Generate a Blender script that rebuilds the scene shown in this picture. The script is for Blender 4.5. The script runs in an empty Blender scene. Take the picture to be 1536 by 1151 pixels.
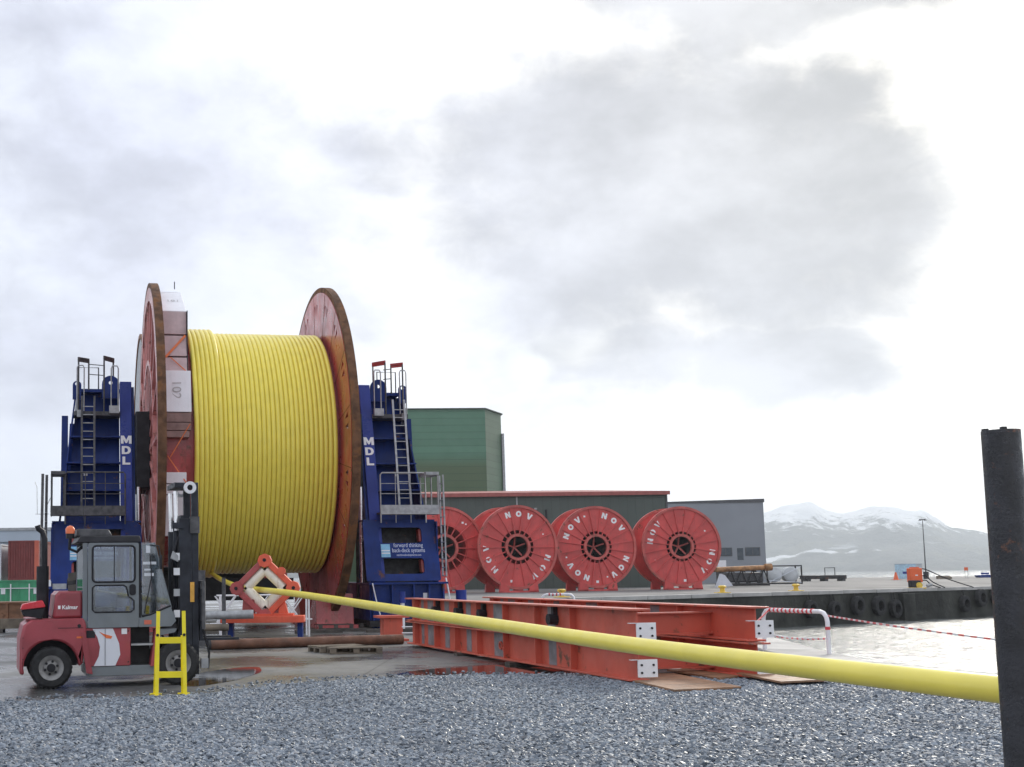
import bpy, bmesh, math, random
from mathutils import Vector, Matrix
from mathutils.geometry import tessellate_polygon
random.seed(7)
R = math.radians
scn = bpy.context.scene
col = scn.collection

# ------------------------------------------------------------------ camera
cam_d = bpy.data.cameras.new('camera')
cam = bpy.data.objects.new('camera', cam_d); col.objects.link(cam)
PITCH, ROLL = R(5.868), -0.012
cam.location = (0, 0, 1.75)
cam.rotation_mode = 'QUATERNION'
cam.rotation_quaternion = (Matrix.Rotation(R(90) + PITCH, 4, 'X') @ Matrix.Rotation(ROLL, 4, 'Z')).to_quaternion()
cam_d.sensor_width = 36
cam_d.lens = 1850 / 1536 * 36
cam_d.shift_x = (768 - 420) / 1536
cam_d.shift_y = (675.4 - 575.5) / 1536
cam_d.clip_start = 0.1
cam_d.clip_end = 30000
scn.camera = cam

# ------------------------------------------------------------------ view
scn.view_settings.view_transform = 'Standard'
scn.view_settings.look = 'None'
scn.view_settings.exposure = 0.8
scn.view_settings.gamma = 1
scn.view_settings.use_curve_mapping = False
scn.render.resolution_x, scn.render.resolution_y = 1024, 767

# ------------------------------------------------------------------ node helper
class NT:
    def __init__(s, tree): s.t = tree
    def n(s, typ, **kw):
        nd = s.t.nodes.new(typ)
        for k, v in kw.items(): setattr(nd, k, v)
        return nd
    def l(s, a, b): s.t.links.new(a, b)
    def put(s, sock, v):
        if hasattr(v, 'is_output'): s.l(v, sock)
        elif isinstance(v, (tuple, list)) and len(v) == 3 and sock.type == 'RGBA': sock.default_value = (*v, 1)
        else: sock.default_value = v
    def math(s, op, a, b=None, c=None, clamp=False):
        m = s.n('ShaderNodeMath', operation=op, use_clamp=clamp)
        s.put(m.inputs[0], a)
        if b is not None: s.put(m.inputs[1], b)
        if c is not None: s.put(m.inputs[2], c)
        return m.outputs[0]
    def mix(s, f, a, b):
        m = s.n('ShaderNodeMix', data_type='RGBA')
        s.put(m.inputs[0], f); s.put(m.inputs[6], a); s.put(m.inputs[7], b)
        return m.outputs[2]
    def ramp(s, v, lo, hi, a=0.0, b=1.0, smooth=True):
        m = s.n('ShaderNodeMapRange')
        if smooth: m.interpolation_type = 'SMOOTHSTEP'
        s.put(m.inputs[0], v); m.inputs[1].default_value = lo; m.inputs[2].default_value = hi
        m.inputs[3].default_value = a; m.inputs[4].default_value = b
        return m.outputs[0]
    def noise(s, vec, scale, detail=4, rough=.55, dist=0.0):
        nd = s.n('ShaderNodeTexNoise')
        if vec is not None: s.l(vec, nd.inputs['Vector'])
        nd.inputs['Scale'].default_value = scale; nd.inputs['Detail'].default_value = detail
        nd.inputs['Roughness'].default_value = rough; nd.inputs['Distortion'].default_value = dist
        return nd.outputs['Fac']

# ------------------------------------------------------------------ world: overcast sky with broken cloud
SUN_AZ, SUN_EL = R(33), R(24)
world = bpy.data.worlds.new('World'); scn.world = world; world.use_nodes = True
W = NT(world.node_tree); world.node_tree.nodes.clear()
tc = W.n('ShaderNodeTexCoord')
sep = W.n('ShaderNodeSeparateXYZ'); W.l(tc.outputs['Generated'], sep.inputs[0])
dx, dy, dz = sep.outputs
warp = W.n('ShaderNodeTexNoise'); warp.inputs['Scale'].default_value = 7; warp.inputs['Detail'].default_value = 6
W.l(tc.outputs['Generated'], warp.inputs['Vector'])
wsep = W.n('ShaderNodeSeparateColor'); W.l(warp.outputs['Color'], wsep.inputs[0])
az = W.math('MULTIPLY', W.math('ARCTAN2', dx, dy), 57.2958)
el = W.math('MULTIPLY', W.math('ARCSINE', dz), 57.2958)
azw = W.math('ADD', az, W.math('MULTIPLY', W.math('SUBTRACT', wsep.outputs[0], .5), 9))
elw = W.math('ADD', el, W.math('MULTIPLY', W.math('SUBTRACT', wsep.outputs[1], .5), 6))
def blob(a0, e0, ra, re, amt, soft=.25, far=1.25):
    a = W.math('DIVIDE', W.math('SUBTRACT', azw, a0), ra)
    e = W.math('DIVIDE', W.math('SUBTRACT', elw, e0), re)
    r = W.math('SQRT', W.math('ADD', W.math('MULTIPLY', a, a), W.math('MULTIPLY', e, e)))
    return W.ramp(r, soft, far, amt, 0.0)
dens = None
for b in [(-5, 18, 17, 10, .86, .1), (-12, 10, 14, 8, .78, 0), (-10, 25, 10, 6, .80, 0), (2, 6, 12, 6, .50, 0), (4, 12, 7, 5, .46, 0),
          (18, 17.5, 14, 9.5, 1.0, .2), (25, 14, 8, 6, 1.05, .3), (13, 12.5, 10, 9, .92, .1), (12, 22, 6, 6, .5, 0),
          (16.5, 9.2, 6.5, 2.8, .95, .2), (22.8, 9.0, 6, 2.8, 1.05, .35), (26, 26.5, 14, 6, 1.3, .4),
          (60, 20, 25, 9, 1), (-45, 22, 24, 10, .9), (100, 25, 22, 12, .9), (-100, 25, 30, 12, .9), (150, 22, 22, 12, .9), (-155, 28, 24, 12, .9), (20, 60, 60, 14, .7)]:
    v = blob(*b)
    dens = v if dens is None else W.math('MAXIMUM', dens, v)
stc = W.n('ShaderNodeMapping'); W.l(tc.outputs['Generated'], stc.inputs[0]); stc.inputs['Scale'].default_value = (1, 1, 1.7)
f1 = W.noise(stc.outputs[0], 5.5, 9, .60, .35)
f2 = W.noise(stc.outputs[0], 17, 7, .6, .5)
dens = W.math('ADD', dens, W.math('MULTIPLY', W.math('SUBTRACT', f1, .5), 1.4))
dens = W.math('ADD', dens, W.math('MULTIPLY', W.math('SUBTRACT', f2, .5), .7))
dark = W.ramp(dens, .06, .92, 0, 1)
shade = W.ramp(W.noise(stc.outputs[0], 6.5, 8, .58), .32, .68, .82, 1.26)
# the cloud cover is thinnest and brightest round the hidden sun
sdir = Vector((math.sin(SUN_AZ) * math.cos(SUN_EL), math.cos(SUN_AZ) * math.cos(SUN_EL), math.sin(SUN_EL)))
dp = W.n('ShaderNodeVectorMath', operation='DOT_PRODUCT'); W.l(tc.outputs['Generated'], dp.inputs[0]); dp.inputs[1].default_value = sdir
ang = W.math('MULTIPLY', W.math('ARCCOSINE', W.math('MINIMUM', dp.outputs['Value'], 1.0)), 57.2958)
glow = W.ramp(ang, 2, 42, 1, 0)
white = W.mix(glow, (.60, .63, .695), (1.10, 1.05, .93))
grey = W.mix(glow, (.43, .45, .53), (.385, .385, .388))
gsh = W.n('ShaderNodeVectorMath', operation='SCALE'); W.l(grey, gsh.inputs[0]); W.l(shade, gsh.inputs['Scale'])
cloudc = W.mix(dark, white, gsh.outputs[0])
sky = W.n('ShaderNodeTexSky', sky_type='NISHITA'); sky.sun_disc = False
sky.sun_elevation = SUN_EL; sky.sun_rotation = SUN_AZ
bg_sky = W.n('ShaderNodeBackground'); W.l(sky.outputs[0], bg_sky.inputs[0]); bg_sky.inputs[1].default_value = .055
bg_cl = W.n('ShaderNodeBackground'); W.l(cloudc, bg_cl.inputs[0]); bg_cl.inputs[1].default_value = 1.0
hole = W.math('MAXIMUM', blob(11.6, 8.8, 1.1, .9, 1.0, .3), blob(-30, 14, 5, 2, .5, .1))
hole = W.math('MAXIMUM', hole, blob(13.6, 9.6, 1.6, .8, .35, .1))
mixs = W.n('ShaderNodeMixShader'); W.l(hole, mixs.inputs[0]); W.l(bg_cl.outputs[0], mixs.inputs[1]); W.l(bg_sky.outputs[0], mixs.inputs[2])
wo = W.n('ShaderNodeOutputWorld'); W.l(mixs.outputs[0], wo.inputs[0])

sd = bpy.data.lights.new('sun', 'SUN'); sd.energy = 1.5; sd.angle = R(14); sd.color = (1, .95, .86)
sun = bpy.data.objects.new('sun', sd); col.objects.link(sun)
sun.rotation_euler = (-sdir).to_track_quat('-Z', 'Y').to_euler()

# ------------------------------------------------------------------ materials
def mat(name):
    m = bpy.data.materials.new(name); m.use_nodes = True
    m.node_tree.nodes.clear(); t = NT(m.node_tree)
    p = t.n('ShaderNodeBsdfPrincipled'); o = t.n('ShaderNodeOutputMaterial'); t.l(p.outputs[0], o.inputs[0])
    return m, t, p
def coords(t, rnd=True):
    c = t.n('ShaderNodeTexCoord').outputs['Object']
    if not rnd: return c
    oi = t.n('ShaderNodeObjectInfo')
    a = t.n('ShaderNodeVectorMath', operation='MULTIPLY_ADD'); 
    t.l(oi.outputs['Random'], a.inputs[0]); a.inputs[1].default_value = (37, 53, 71); t.l(c, a.inputs[2])
    return a.outputs[0]
def stretch(t, c, s):
    m = t.n('ShaderNodeMapping'); t.l(c, m.inputs[0]); m.inputs['Scale'].default_value = s
    return m.outputs[0]
def surf(name, base, rough=.5, metal=0., var=.18, vscale=2.0, rust=0., rustc=(.13, .055, .03), rscale=1.5,
         streak=0., streakc=None, bump=.0, bscale=40, dirt=0., spec=.5, roughvar=.12, coat=0.):
    m, t, p = mat(name); c = coords(t)
    n1 = t.noise(c, vscale, 5)
    lo = tuple(x * (1 - var) for x in base); hi = tuple(min(1, x * (1 + var)) for x in base)
    k = t.mix(t.ramp(n1, .3, .7), lo, hi)
    if dirt:
        k = t.mix(t.ramp(t.noise(c, vscale * .45, 6, .65), .5, .75, 0, dirt), k, tuple(x * .3 + .02 for x in base))
    if streak:
        sc = stretch(t, c, (6, 6, .35))
        k = t.mix(t.ramp(t.noise(sc, 1.2, 4, .6), .52, .72, 0, streak), k, streakc or tuple(x * .4 for x in base))
    if rust:
        rn = t.noise(c, rscale, 8, .7)
        k = t.mix(t.ramp(rn, .62 - .3 * rust, .70 - .3 * rust), k, t.mix(t.noise(c, rscale * 6, 3), tuple(x * .6 for x in rustc), tuple(x * 1.6 for x in rustc)))
    t.l(k, p.inputs['Base Color'])
    t.l(t.ramp(t.noise(c, vscale * 2.3, 4), .3, .7, max(.03, rough - roughvar), min(1, rough + roughvar)), p.inputs['Roughness'])
    p.inputs['Metallic'].default_value = metal; p.inputs['Specular IOR Level'].default_value = spec
    if coat: p.inputs['Coat Weight'].default_value = coat; p.inputs['Coat Roughness'].default_value = .1
    if bump:
        b = t.n('ShaderNodeBump'); b.inputs['Strength'].default_value = 1; b.inputs['Distance'].default_value = bump
        t.l(t.noise(c, bscale, 5, .65), b.inputs['Height']); t.l(b.outputs[0], p.inputs['Normal'])
    return m
M = {}
M['reel_red'] = surf('reel red paint', (.42, .085, .085), .3, streak=.55, streakc=(.20, .09, .06), rust=.12, var=.25, vscale=.8, roughvar=.1)
M['flange_gloss'] = surf('wet red flange paint', (.37, .052, .052), .35, streak=.5, streakc=(.20, .08, .05), rust=.10, var=.25, vscale=.8, roughvar=.1)
for n_ in M['flange_gloss'].node_tree.nodes:
    if n_.type == 'BSDF_PRINCIPLED': n_.inputs['Coat Weight'].default_value = .28; n_.inputs['Coat Roughness'].default_value = .07
M['reel_pink'] = surf('weathered red paint with sky sheen', (.58, .25, .23), .36, streak=.5, streakc=(.26, .10, .07), rust=.16, var=.2, vscale=1.2)  # sky reflection on the left flange is lightened into this red
M['rust'] = surf('rusted steel rim', (.13, .066, .036), .75, var=.4, vscale=3, rust=.3, rustc=(.17, .075, .03), bump=.01, bscale=30, spec=.22)
M['rust_pipe'] = surf('rusty brown pipe', (.16, .075, .045), .7, var=.35, vscale=2.5, rust=.3, bump=.006)
M['yellow_pipe'] = surf('yellow pipe sheath', (.87, .735, .115), .34, var=.04, vscale=3, roughvar=.06, spec=.5)
M['blue'] = surf('blue tower paint', (.010, .032, .175), .42, var=.25, vscale=1, streak=.4, streakc=(.010, .018, .085), dirt=.25, rust=.03, spec=.22)
M['blue_light'] = surf('lit blue paint', (.030, .050, .25), .38, var=.15, vscale=1.2, streak=.2, streakc=(.015, .025, .15), spec=.22)  # brighter copy of the tower blue, holds the lit face of the mast beam
M['galv'] = surf('galvanised steel', (.36, .37, .38), .5, metal=.35, var=.2, vscale=6)
M['galv_dark'] = surf('dull dark steel rail', (.10, .10, .105), .55, metal=.3, var=.3, vscale=6, spec=.22)
M['black'] = surf('black steel', (.022, .022, .026), .5, var=.3, vscale=4, spec=.22)
M['black_rough'] = surf('black steel post', (.020, .021, .026), .36, rust=.05, rscale=7, streak=.4, streakc=(.035, .033, .032), var=.4, vscale=9, bump=.004, bscale=60, dirt=.2)
M['dark'] = surf('greasy dark steel', (.035, .034, .036), .5, var=.4, vscale=5, rust=.12, spec=.22)
M['white'] = surf('white paint', (.78, .78, .80), .45, var=.05, vscale=3, dirt=.1)
M['white_board'] = surf('white wrapped board', (.80, .80, .83), .5, var=.04, vscale=2, streak=.15, streakc=(.6, .58, .58))
M['pink_board'] = surf('pale plywood board', (.56, .43, .43), .6, var=.10, vscale=3, streak=.25, streakc=(.45, .33, .32))
M['brown_board'] = surf('dark plywood board', (.30, .19, .17), .65, var=.2, vscale=3, streak=.2)
M['letter'] = surf('white lettering', (.82, .82, .82), .5, var=.03, dirt=.1, vscale=8)
M['pencil'] = surf('pencil lettering', (.50, .50, .50), .7, var=.05)
M['strap_orange'] = surf('orange strap', (.75, .20, .07), .6, var=.1)
M['strap_black'] = surf('black strap', (.02, .02, .03), .6)
M['orange'] = surf('orange red primer', (.54, .105, .066), .5, var=.12, vscale=1.3, streak=.25, streakc=(.36, .10, .06), rust=.10, rscale=2.4, dirt=.12)
M['orange_flange'] = surf('orange red flange paint', (.52, .13, .09), .4, var=.2, vscale=2, rust=.22, rscale=3, rustc=(.22, .12, .09))
M['orange_bright'] = surf('bright orange red', (.70, .11, .055), .5, var=.12, vscale=2, streak=.2)
M['primer_grey'] = surf('grey primer patch', (.21, .205, .22), .55, var=.25, vscale=4, dirt=.3)
M['end_white'] = surf('white bracket plate', (.80, .81, .82), .4, var=.04, dirt=.08, vscale=4)
M['roller'] = surf('cream roller', (.82, .77, .66), .5, var=.12, vscale=3, streak=.6, streakc=(.42, .32, .22), rust=.07)
M['fork_red'] = surf('faded truck red', (.31, .047, .06), .45, var=.15, vscale=2.5, dirt=.4, streak=.3, streakc=(.22, .06, .05), coat=.15)
M['fork_grey'] = surf('truck grey', (.17, .19, .205), .45, var=.08, vscale=3, dirt=.12)
M['fork_dark'] = surf('mast dark steel', (.030, .033, .042), .5, var=.3, vscale=5, dirt=.2, spec=.22)
M['rubber'] = surf('tyre rubber', (.032, .032, .033), .8, var=.3, vscale=8, dirt=.2, spec=.22)
M['rim'] = surf('wheel rim', (.24, .235, .23), .5, var=.2, vscale=8, dirt=.5, metal=.1)
M['chrome'] = surf('bright cylinder rod', (.85, .85, .86), .2, metal=.6, var=.03)
M['orange_lamp'] = surf('orange beacon lens', (.75, .16, .05), .2, var=.05)
M['red_lamp'] = surf('red light cap', (.62, .03, .045), .35, var=.08)
M['swoosh'] = surf('pale decal', (.66, .68, .74), .4, var=.03)
M['yellow'] = surf('yellow stand paint', (.85, .70, .012), .42, var=.06, vscale=5, dirt=.10)
M['wood'] = surf('weathered wood', (.17, .14, .105), .8, var=.35, vscale=3, streak=.2, bump=.004)
M['wood_dark'] = surf('wet dark wood', (.06, .052, .045), .6, var=.4, vscale=3)
M['mat_wood'] = surf('brown timber mat', (.28, .155, .085), .6, var=.3, vscale=3, dirt=.35)
M['concrete'] = surf('pale concrete', (.40, .39, .37), .8, var=.15, vscale=.6, dirt=.25, bump=.01, bscale=12)
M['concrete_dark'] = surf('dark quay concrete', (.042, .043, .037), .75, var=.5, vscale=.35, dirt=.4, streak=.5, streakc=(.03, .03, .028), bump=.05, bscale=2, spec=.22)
M['green_wall'] = None
M['cabin'] = surf('pale blue cabin', (.42, .60, .72), .5)
M['amber'] = surf('amber reflector', (.70, .36, .05), .3, var=.2)
M['blue_sign'] = surf('pale blue panel', (.22, .50, .72), .4, var=.15, vscale=6)
M['sign_blue'] = surf('sign blue', (.016, .035, .21), .3, var=.05, spec=.22)
M['text_blue'] = surf('sign lettering', (.62, .68, .82), .4, var=.02)
M['tape_red'] = surf('red tape', (.62, .06, .07), .5)
M['cont_red'] = surf('dark red container', (.20, .045, .042), .6, var=.15, vscale=1, streak=.3)
M['cont_orange'] = surf('orange red container end', (.55, .13, .08), .5, var=.1)
M['cont_green'] = surf('green container', (.055, .30, .15), .5, var=.2, vscale=1, streak=.4, streakc=(.09, .16, .10))
M['cont_white'] = surf('white container', (.62, .65, .68), .5, var=.1, vscale=1)
M['skip'] = surf('rusty skip', (.26, .13, .07), .7, var=.35, vscale=1.5, rust=.2, dirt=.3)
M['grey_bld'] = surf('grey cladding', (.245, .26, .285), .55, var=.05, vscale=.2)
M['grey_left'] = surf('pale grey blue cladding', (.40, .46, .53), .55, var=.06, vscale=.3)
M['blue_band'] = surf('dark blue band', (.05, .10, .25), .5)
M['roof_red'] = surf('red roof edge', (.30, .085, .075), .6, var=.15)
M['window'] = surf('dark window', (.04, .055, .07), .15, var=.2)
M['bollard'] = surf('yellow bollard paint', (.72, .48, .06), .6, var=.2, vscale=4, rust=.1)
M['cabinet'] = surf('orange cabinet', (.75, .13, .035), .5, var=.08)
M['timber_brown'] = surf('brown coated tube', (.33, .17, .07), .7, var=.4, vscale=2, rust=.15)
M['tank'] = surf('pale tank', (.55, .57, .58), .4, var=.12, vscale=1)
M['tarp'] = surf('pale sheet', (.62, .65, .70), .5, var=.06)

def glass_mat():
    m = bpy.data.materials.new('cab glass'); m.use_nodes = True; m.node_tree.nodes.clear(); t = NT(m.node_tree)
    tr = t.n('ShaderNodeBsdfTransparent'); tr.inputs[0].default_value = (.74, .80, .84, 1)
    gl = t.n('ShaderNodeBsdfGlossy'); gl.inputs['Roughness'].default_value = .03
    df = t.n('ShaderNodeBsdfDiffuse'); df.inputs[0].default_value = (.45, .5, .55, 1)
    fr = t.n('ShaderNodeFresnel'); fr.inputs[0].default_value = 1.5
    c = t.n('ShaderNodeTexCoord').outputs['Object']
    m0 = t.n('ShaderNodeMixShader'); t.l(t.ramp(t.noise(c, 3, 6, .65), .45, .75, .02, .22), m0.inputs[0]); t.l(tr.outputs[0], m0.inputs[1]); t.l(df.outputs[0], m0.inputs[2])
    mx = t.n('ShaderNodeMixShader'); t.l(t.math('ADD', fr.outputs[0], .06, clamp=True), mx.inputs[0]); t.l(m0.outputs[0], mx.inputs[1]); t.l(gl.outputs[0], mx.inputs[2])
    o = t.n('ShaderNodeOutputMaterial'); t.l(mx.outputs[0], o.inputs[0]); return m
M['glass'] = glass_mat()

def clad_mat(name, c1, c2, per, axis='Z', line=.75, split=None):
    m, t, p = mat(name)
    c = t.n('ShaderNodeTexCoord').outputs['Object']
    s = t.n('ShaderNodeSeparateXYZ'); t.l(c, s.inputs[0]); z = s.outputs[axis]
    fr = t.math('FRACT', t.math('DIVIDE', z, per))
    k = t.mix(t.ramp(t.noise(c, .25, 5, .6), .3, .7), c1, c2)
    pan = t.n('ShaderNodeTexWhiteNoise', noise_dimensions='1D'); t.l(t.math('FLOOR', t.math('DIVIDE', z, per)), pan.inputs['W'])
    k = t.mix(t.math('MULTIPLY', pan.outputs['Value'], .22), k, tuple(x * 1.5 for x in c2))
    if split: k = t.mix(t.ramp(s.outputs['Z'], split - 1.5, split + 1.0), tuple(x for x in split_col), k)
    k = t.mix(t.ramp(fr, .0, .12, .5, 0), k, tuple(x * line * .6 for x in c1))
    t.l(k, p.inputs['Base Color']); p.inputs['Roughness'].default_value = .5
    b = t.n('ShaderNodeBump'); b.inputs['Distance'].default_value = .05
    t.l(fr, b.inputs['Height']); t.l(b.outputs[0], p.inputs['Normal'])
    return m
split_col = (.085, .135, .07)
M['green_wall'] = clad_mat('green sheet cladding', (.075, .185, .118), (.095, .215, .142), 1.05, split=19.0)
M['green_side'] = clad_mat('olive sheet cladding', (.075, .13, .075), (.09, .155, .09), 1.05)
M['dkgreen_wall'] = clad_mat('dark green grey cladding', (.055, .075, .064), (.066, .087, .075), 1.0, axis='X', line=.9)

# ground materials -----------------------------------------------------
def ground_mat():
    m, t, p = mat('wet concrete yard')
    c = t.n('ShaderNodeTexCoord').outputs['Object']
    big = t.noise(c, .16, 6, .6); mid = t.noise(c, .9, 6, .65); fine = t.noise(c, 45, 4, .7)
    k = t.mix(t.ramp(big, .35, .65), (.068, .068, .067), (.175, .174, .170))
    k = t.mix(t.ramp(mid, .5, .75, 0, .55), k, (.050, .049, .048))
    k = t.mix(t.ramp(fine, .35, .7, 0, .22), k, (.24, .235, .225))
    sp = t.noise(c, 7, 3, .5)
    k = t.mix(t.ramp(sp, .70, .74, 0, .5), k, (.36, .34, .31))
    # slab joints and wandering cracks
    sx = t.n('ShaderNodeSeparateXYZ'); rot = t.n('ShaderNodeMapping'); rot.inputs['Rotation'].default_value = (0, 0, .2); t.l(c, rot.inputs[0]); t.l(rot.outputs[0], sx.inputs[0])
    jn = None
    for o_ in (0, 1):
        q = t.math('ABSOLUTE', t.math('SUBTRACT', t.math('FRACT', t.math('DIVIDE', sx.outputs[o_], 6.0)), .5))
        q = t.ramp(q, .0, .006, 1, 0); jn = q if jn is None else t.math('MAXIMUM', jn, q)
    cr = t.math('ABSOLUTE', t.math('SUBTRACT', t.noise(c, .55, 5, .6, .6), .5))
    jn = t.math('MAXIMUM', jn, t.ramp(cr, 0, .006, .7, 0))
    k = t.mix(t.math('MULTIPLY', jn, .75), k, (.025, .025, .024))
    t.l(k, p.inputs['Base Color'])
    wet = t.ramp(t.noise(c, .33, 6, .62), .38, .62)
    t.l(t.math('ADD', t.math('MULTIPLY', wet, .50), .10), p.inputs['Roughness'])
    b = t.n('ShaderNodeBump'); b.inputs['Distance'].default_value = .004; t.l(fine, b.inputs['Height']); t.l(b.outputs[0], p.inputs['Normal'])
    return m
M['ground'] = ground_mat()
M['deck'] = surf('pier deck concrete', (.185, .18, .175), .85, spec=.2, var=.18, vscale=.12, dirt=.22, bump=.004, bscale=5)
M['gravel_base'] = surf('gravel bed', (.085, .09, .10), .9, var=.4, vscale=14, bump=.03, bscale=25)
def stone_mat():
    m, t, p = mat('crushed blue grey stone')
    oi = t.n('ShaderNodeObjectInfo'); c = t.n('ShaderNodeTexCoord').outputs['Object']
    cr = t.n('ShaderNodeValToRGB'); t.l(oi.outputs['Random'], cr.inputs[0])
    e = cr.color_ramp.elements
    e[0].position = 0; e[0].color = (.08, .097, .12, 1); e[1].position = 1; e[1].color = (.47, .52, .57, 1)
    x = e.new(.45); x.color = (.18, .215, .26, 1); x = e.new(.8); x.color = (.29, .335, .385, 1)
    x = e.new(.93); x.color = (.30, .295, .30, 1)
    k = t.mix(t.ramp(t.noise(c, 2, 3), .3, .7, 0, .35), cr.outputs[0], (.10, .11, .13))
    gp_ = t.n('ShaderNodeNewGeometry').outputs['Position']
    k = t.mix(t.ramp(t.noise(gp_, .45, 5, .6), .42, .68, 0, .35), k, (.095, .108, .125))
    k = t.mix(t.ramp(t.noise(gp_, 1.7, 3, .6), .60, .72, 0, .35), k, (.33, .33, .33))
    t.l(k, p.inputs['Base Color'])
    rr = t.n('ShaderNodeMapRange'); t.l(oi.outputs['Random'], rr.inputs[0]); rr.inputs[3].default_value = .42; rr.inputs[4].default_value = .75
    t.l(rr.outputs[0], p.inputs['Roughness'])
    return m
M['stone'] = stone_mat()
def water_mat():
    m, t, p = mat('fjord water')
    c = t.n('ShaderNodeTexCoord').outputs['Object']
    p.inputs['Base Color'].default_value = (.16, .17, .165, 1); p.inputs['Roughness'].default_value = .05
    p.inputs['IOR'].default_value = 1.33; p.inputs['Specular IOR Level'].default_value = .16
    w1 = t.noise(stretch(t, c, (.6, 1.0, 1)), 2.2, 6, .6, .4)
    w2 = t.noise(stretch(t, c, (.5, 1.0, 1)), 4.5, 3, .6)
    b = t.n('ShaderNodeBump'); b.inputs['Distance'].default_value = .17
    t.l(t.math('ADD', w1, t.math('MULTIPLY', w2, .22)), b.inputs['Height']); t.l(b.outputs[0], p.inputs['Normal'])
    return m
M['water'] = water_mat()
def puddle_mat():
    m, t, p = mat('puddle water')
    p.inputs['Base Color'].default_value = (.035, .034, .032, 1); p.inputs['Roughness'].default_value = .02; p.inputs['IOR'].default_value = 1.33
    p.inputs['Specular IOR Level'].default_value = .9
    c = t.n('ShaderNodeTexCoord').outputs['Object']
    b = t.n('ShaderNodeBump'); b.inputs['Distance'].default_value = .0006; t.l(t.noise(c, 5, 3), b.inputs['Height']); t.l(b.outputs[0], p.inputs['Normal'])
    return m
M['puddle'] = puddle_mat()
def mountain_mat():
    m, t, p = mat('snowy mountain')
    c = t.n('ShaderNodeTexCoord').outputs['Object']; s = t.n('ShaderNodeSeparateXYZ'); t.l(c, s.inputs[0])
    n = t.noise(c, .010, 9, .72); n2 = t.noise(c, .02, 6, .7)
    k = t.mix(t.ramp(n2, .35, .65), (.035, .045, .055), (.085, .09, .09))
    k = t.mix(t.ramp(t.noise(c, .0035, 4), .5, .65, 0, .7), k, (.13, .13, .095))
    hgt = t.math('ADD', t.math('DIVIDE', s.outputs[2], 330.), t.math('MULTIPLY', t.math('SUBTRACT', n, .5), 1.5))
    snow = t.ramp(hgt, .52, .74)
    low = t.math('MULTIPLY', t.ramp(t.noise(stretch(t, c, (.5, .5, 2.5)), .0042, 6, .55), .56, .62), t.ramp(s.outputs[2], 60, 120, 1, 0))
    k = t.mix(t.math('MAXIMUM', snow, t.math('MULTIPLY', low, .9)), k, (.85, .87, .9))
    t.l(k, p.inputs['Base Color']); p.inputs['Roughness'].default_value = .9; p.inputs['Specular IOR Level'].default_value = .1
    b = t.n('ShaderNodeBump'); b.inputs['Distance'].default_value = 45; t.l(n, b.inputs['Height']); t.l(b.outputs[0], p.inputs['Normal'])
    return m
M['mountain'] = mountain_mat()

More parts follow.
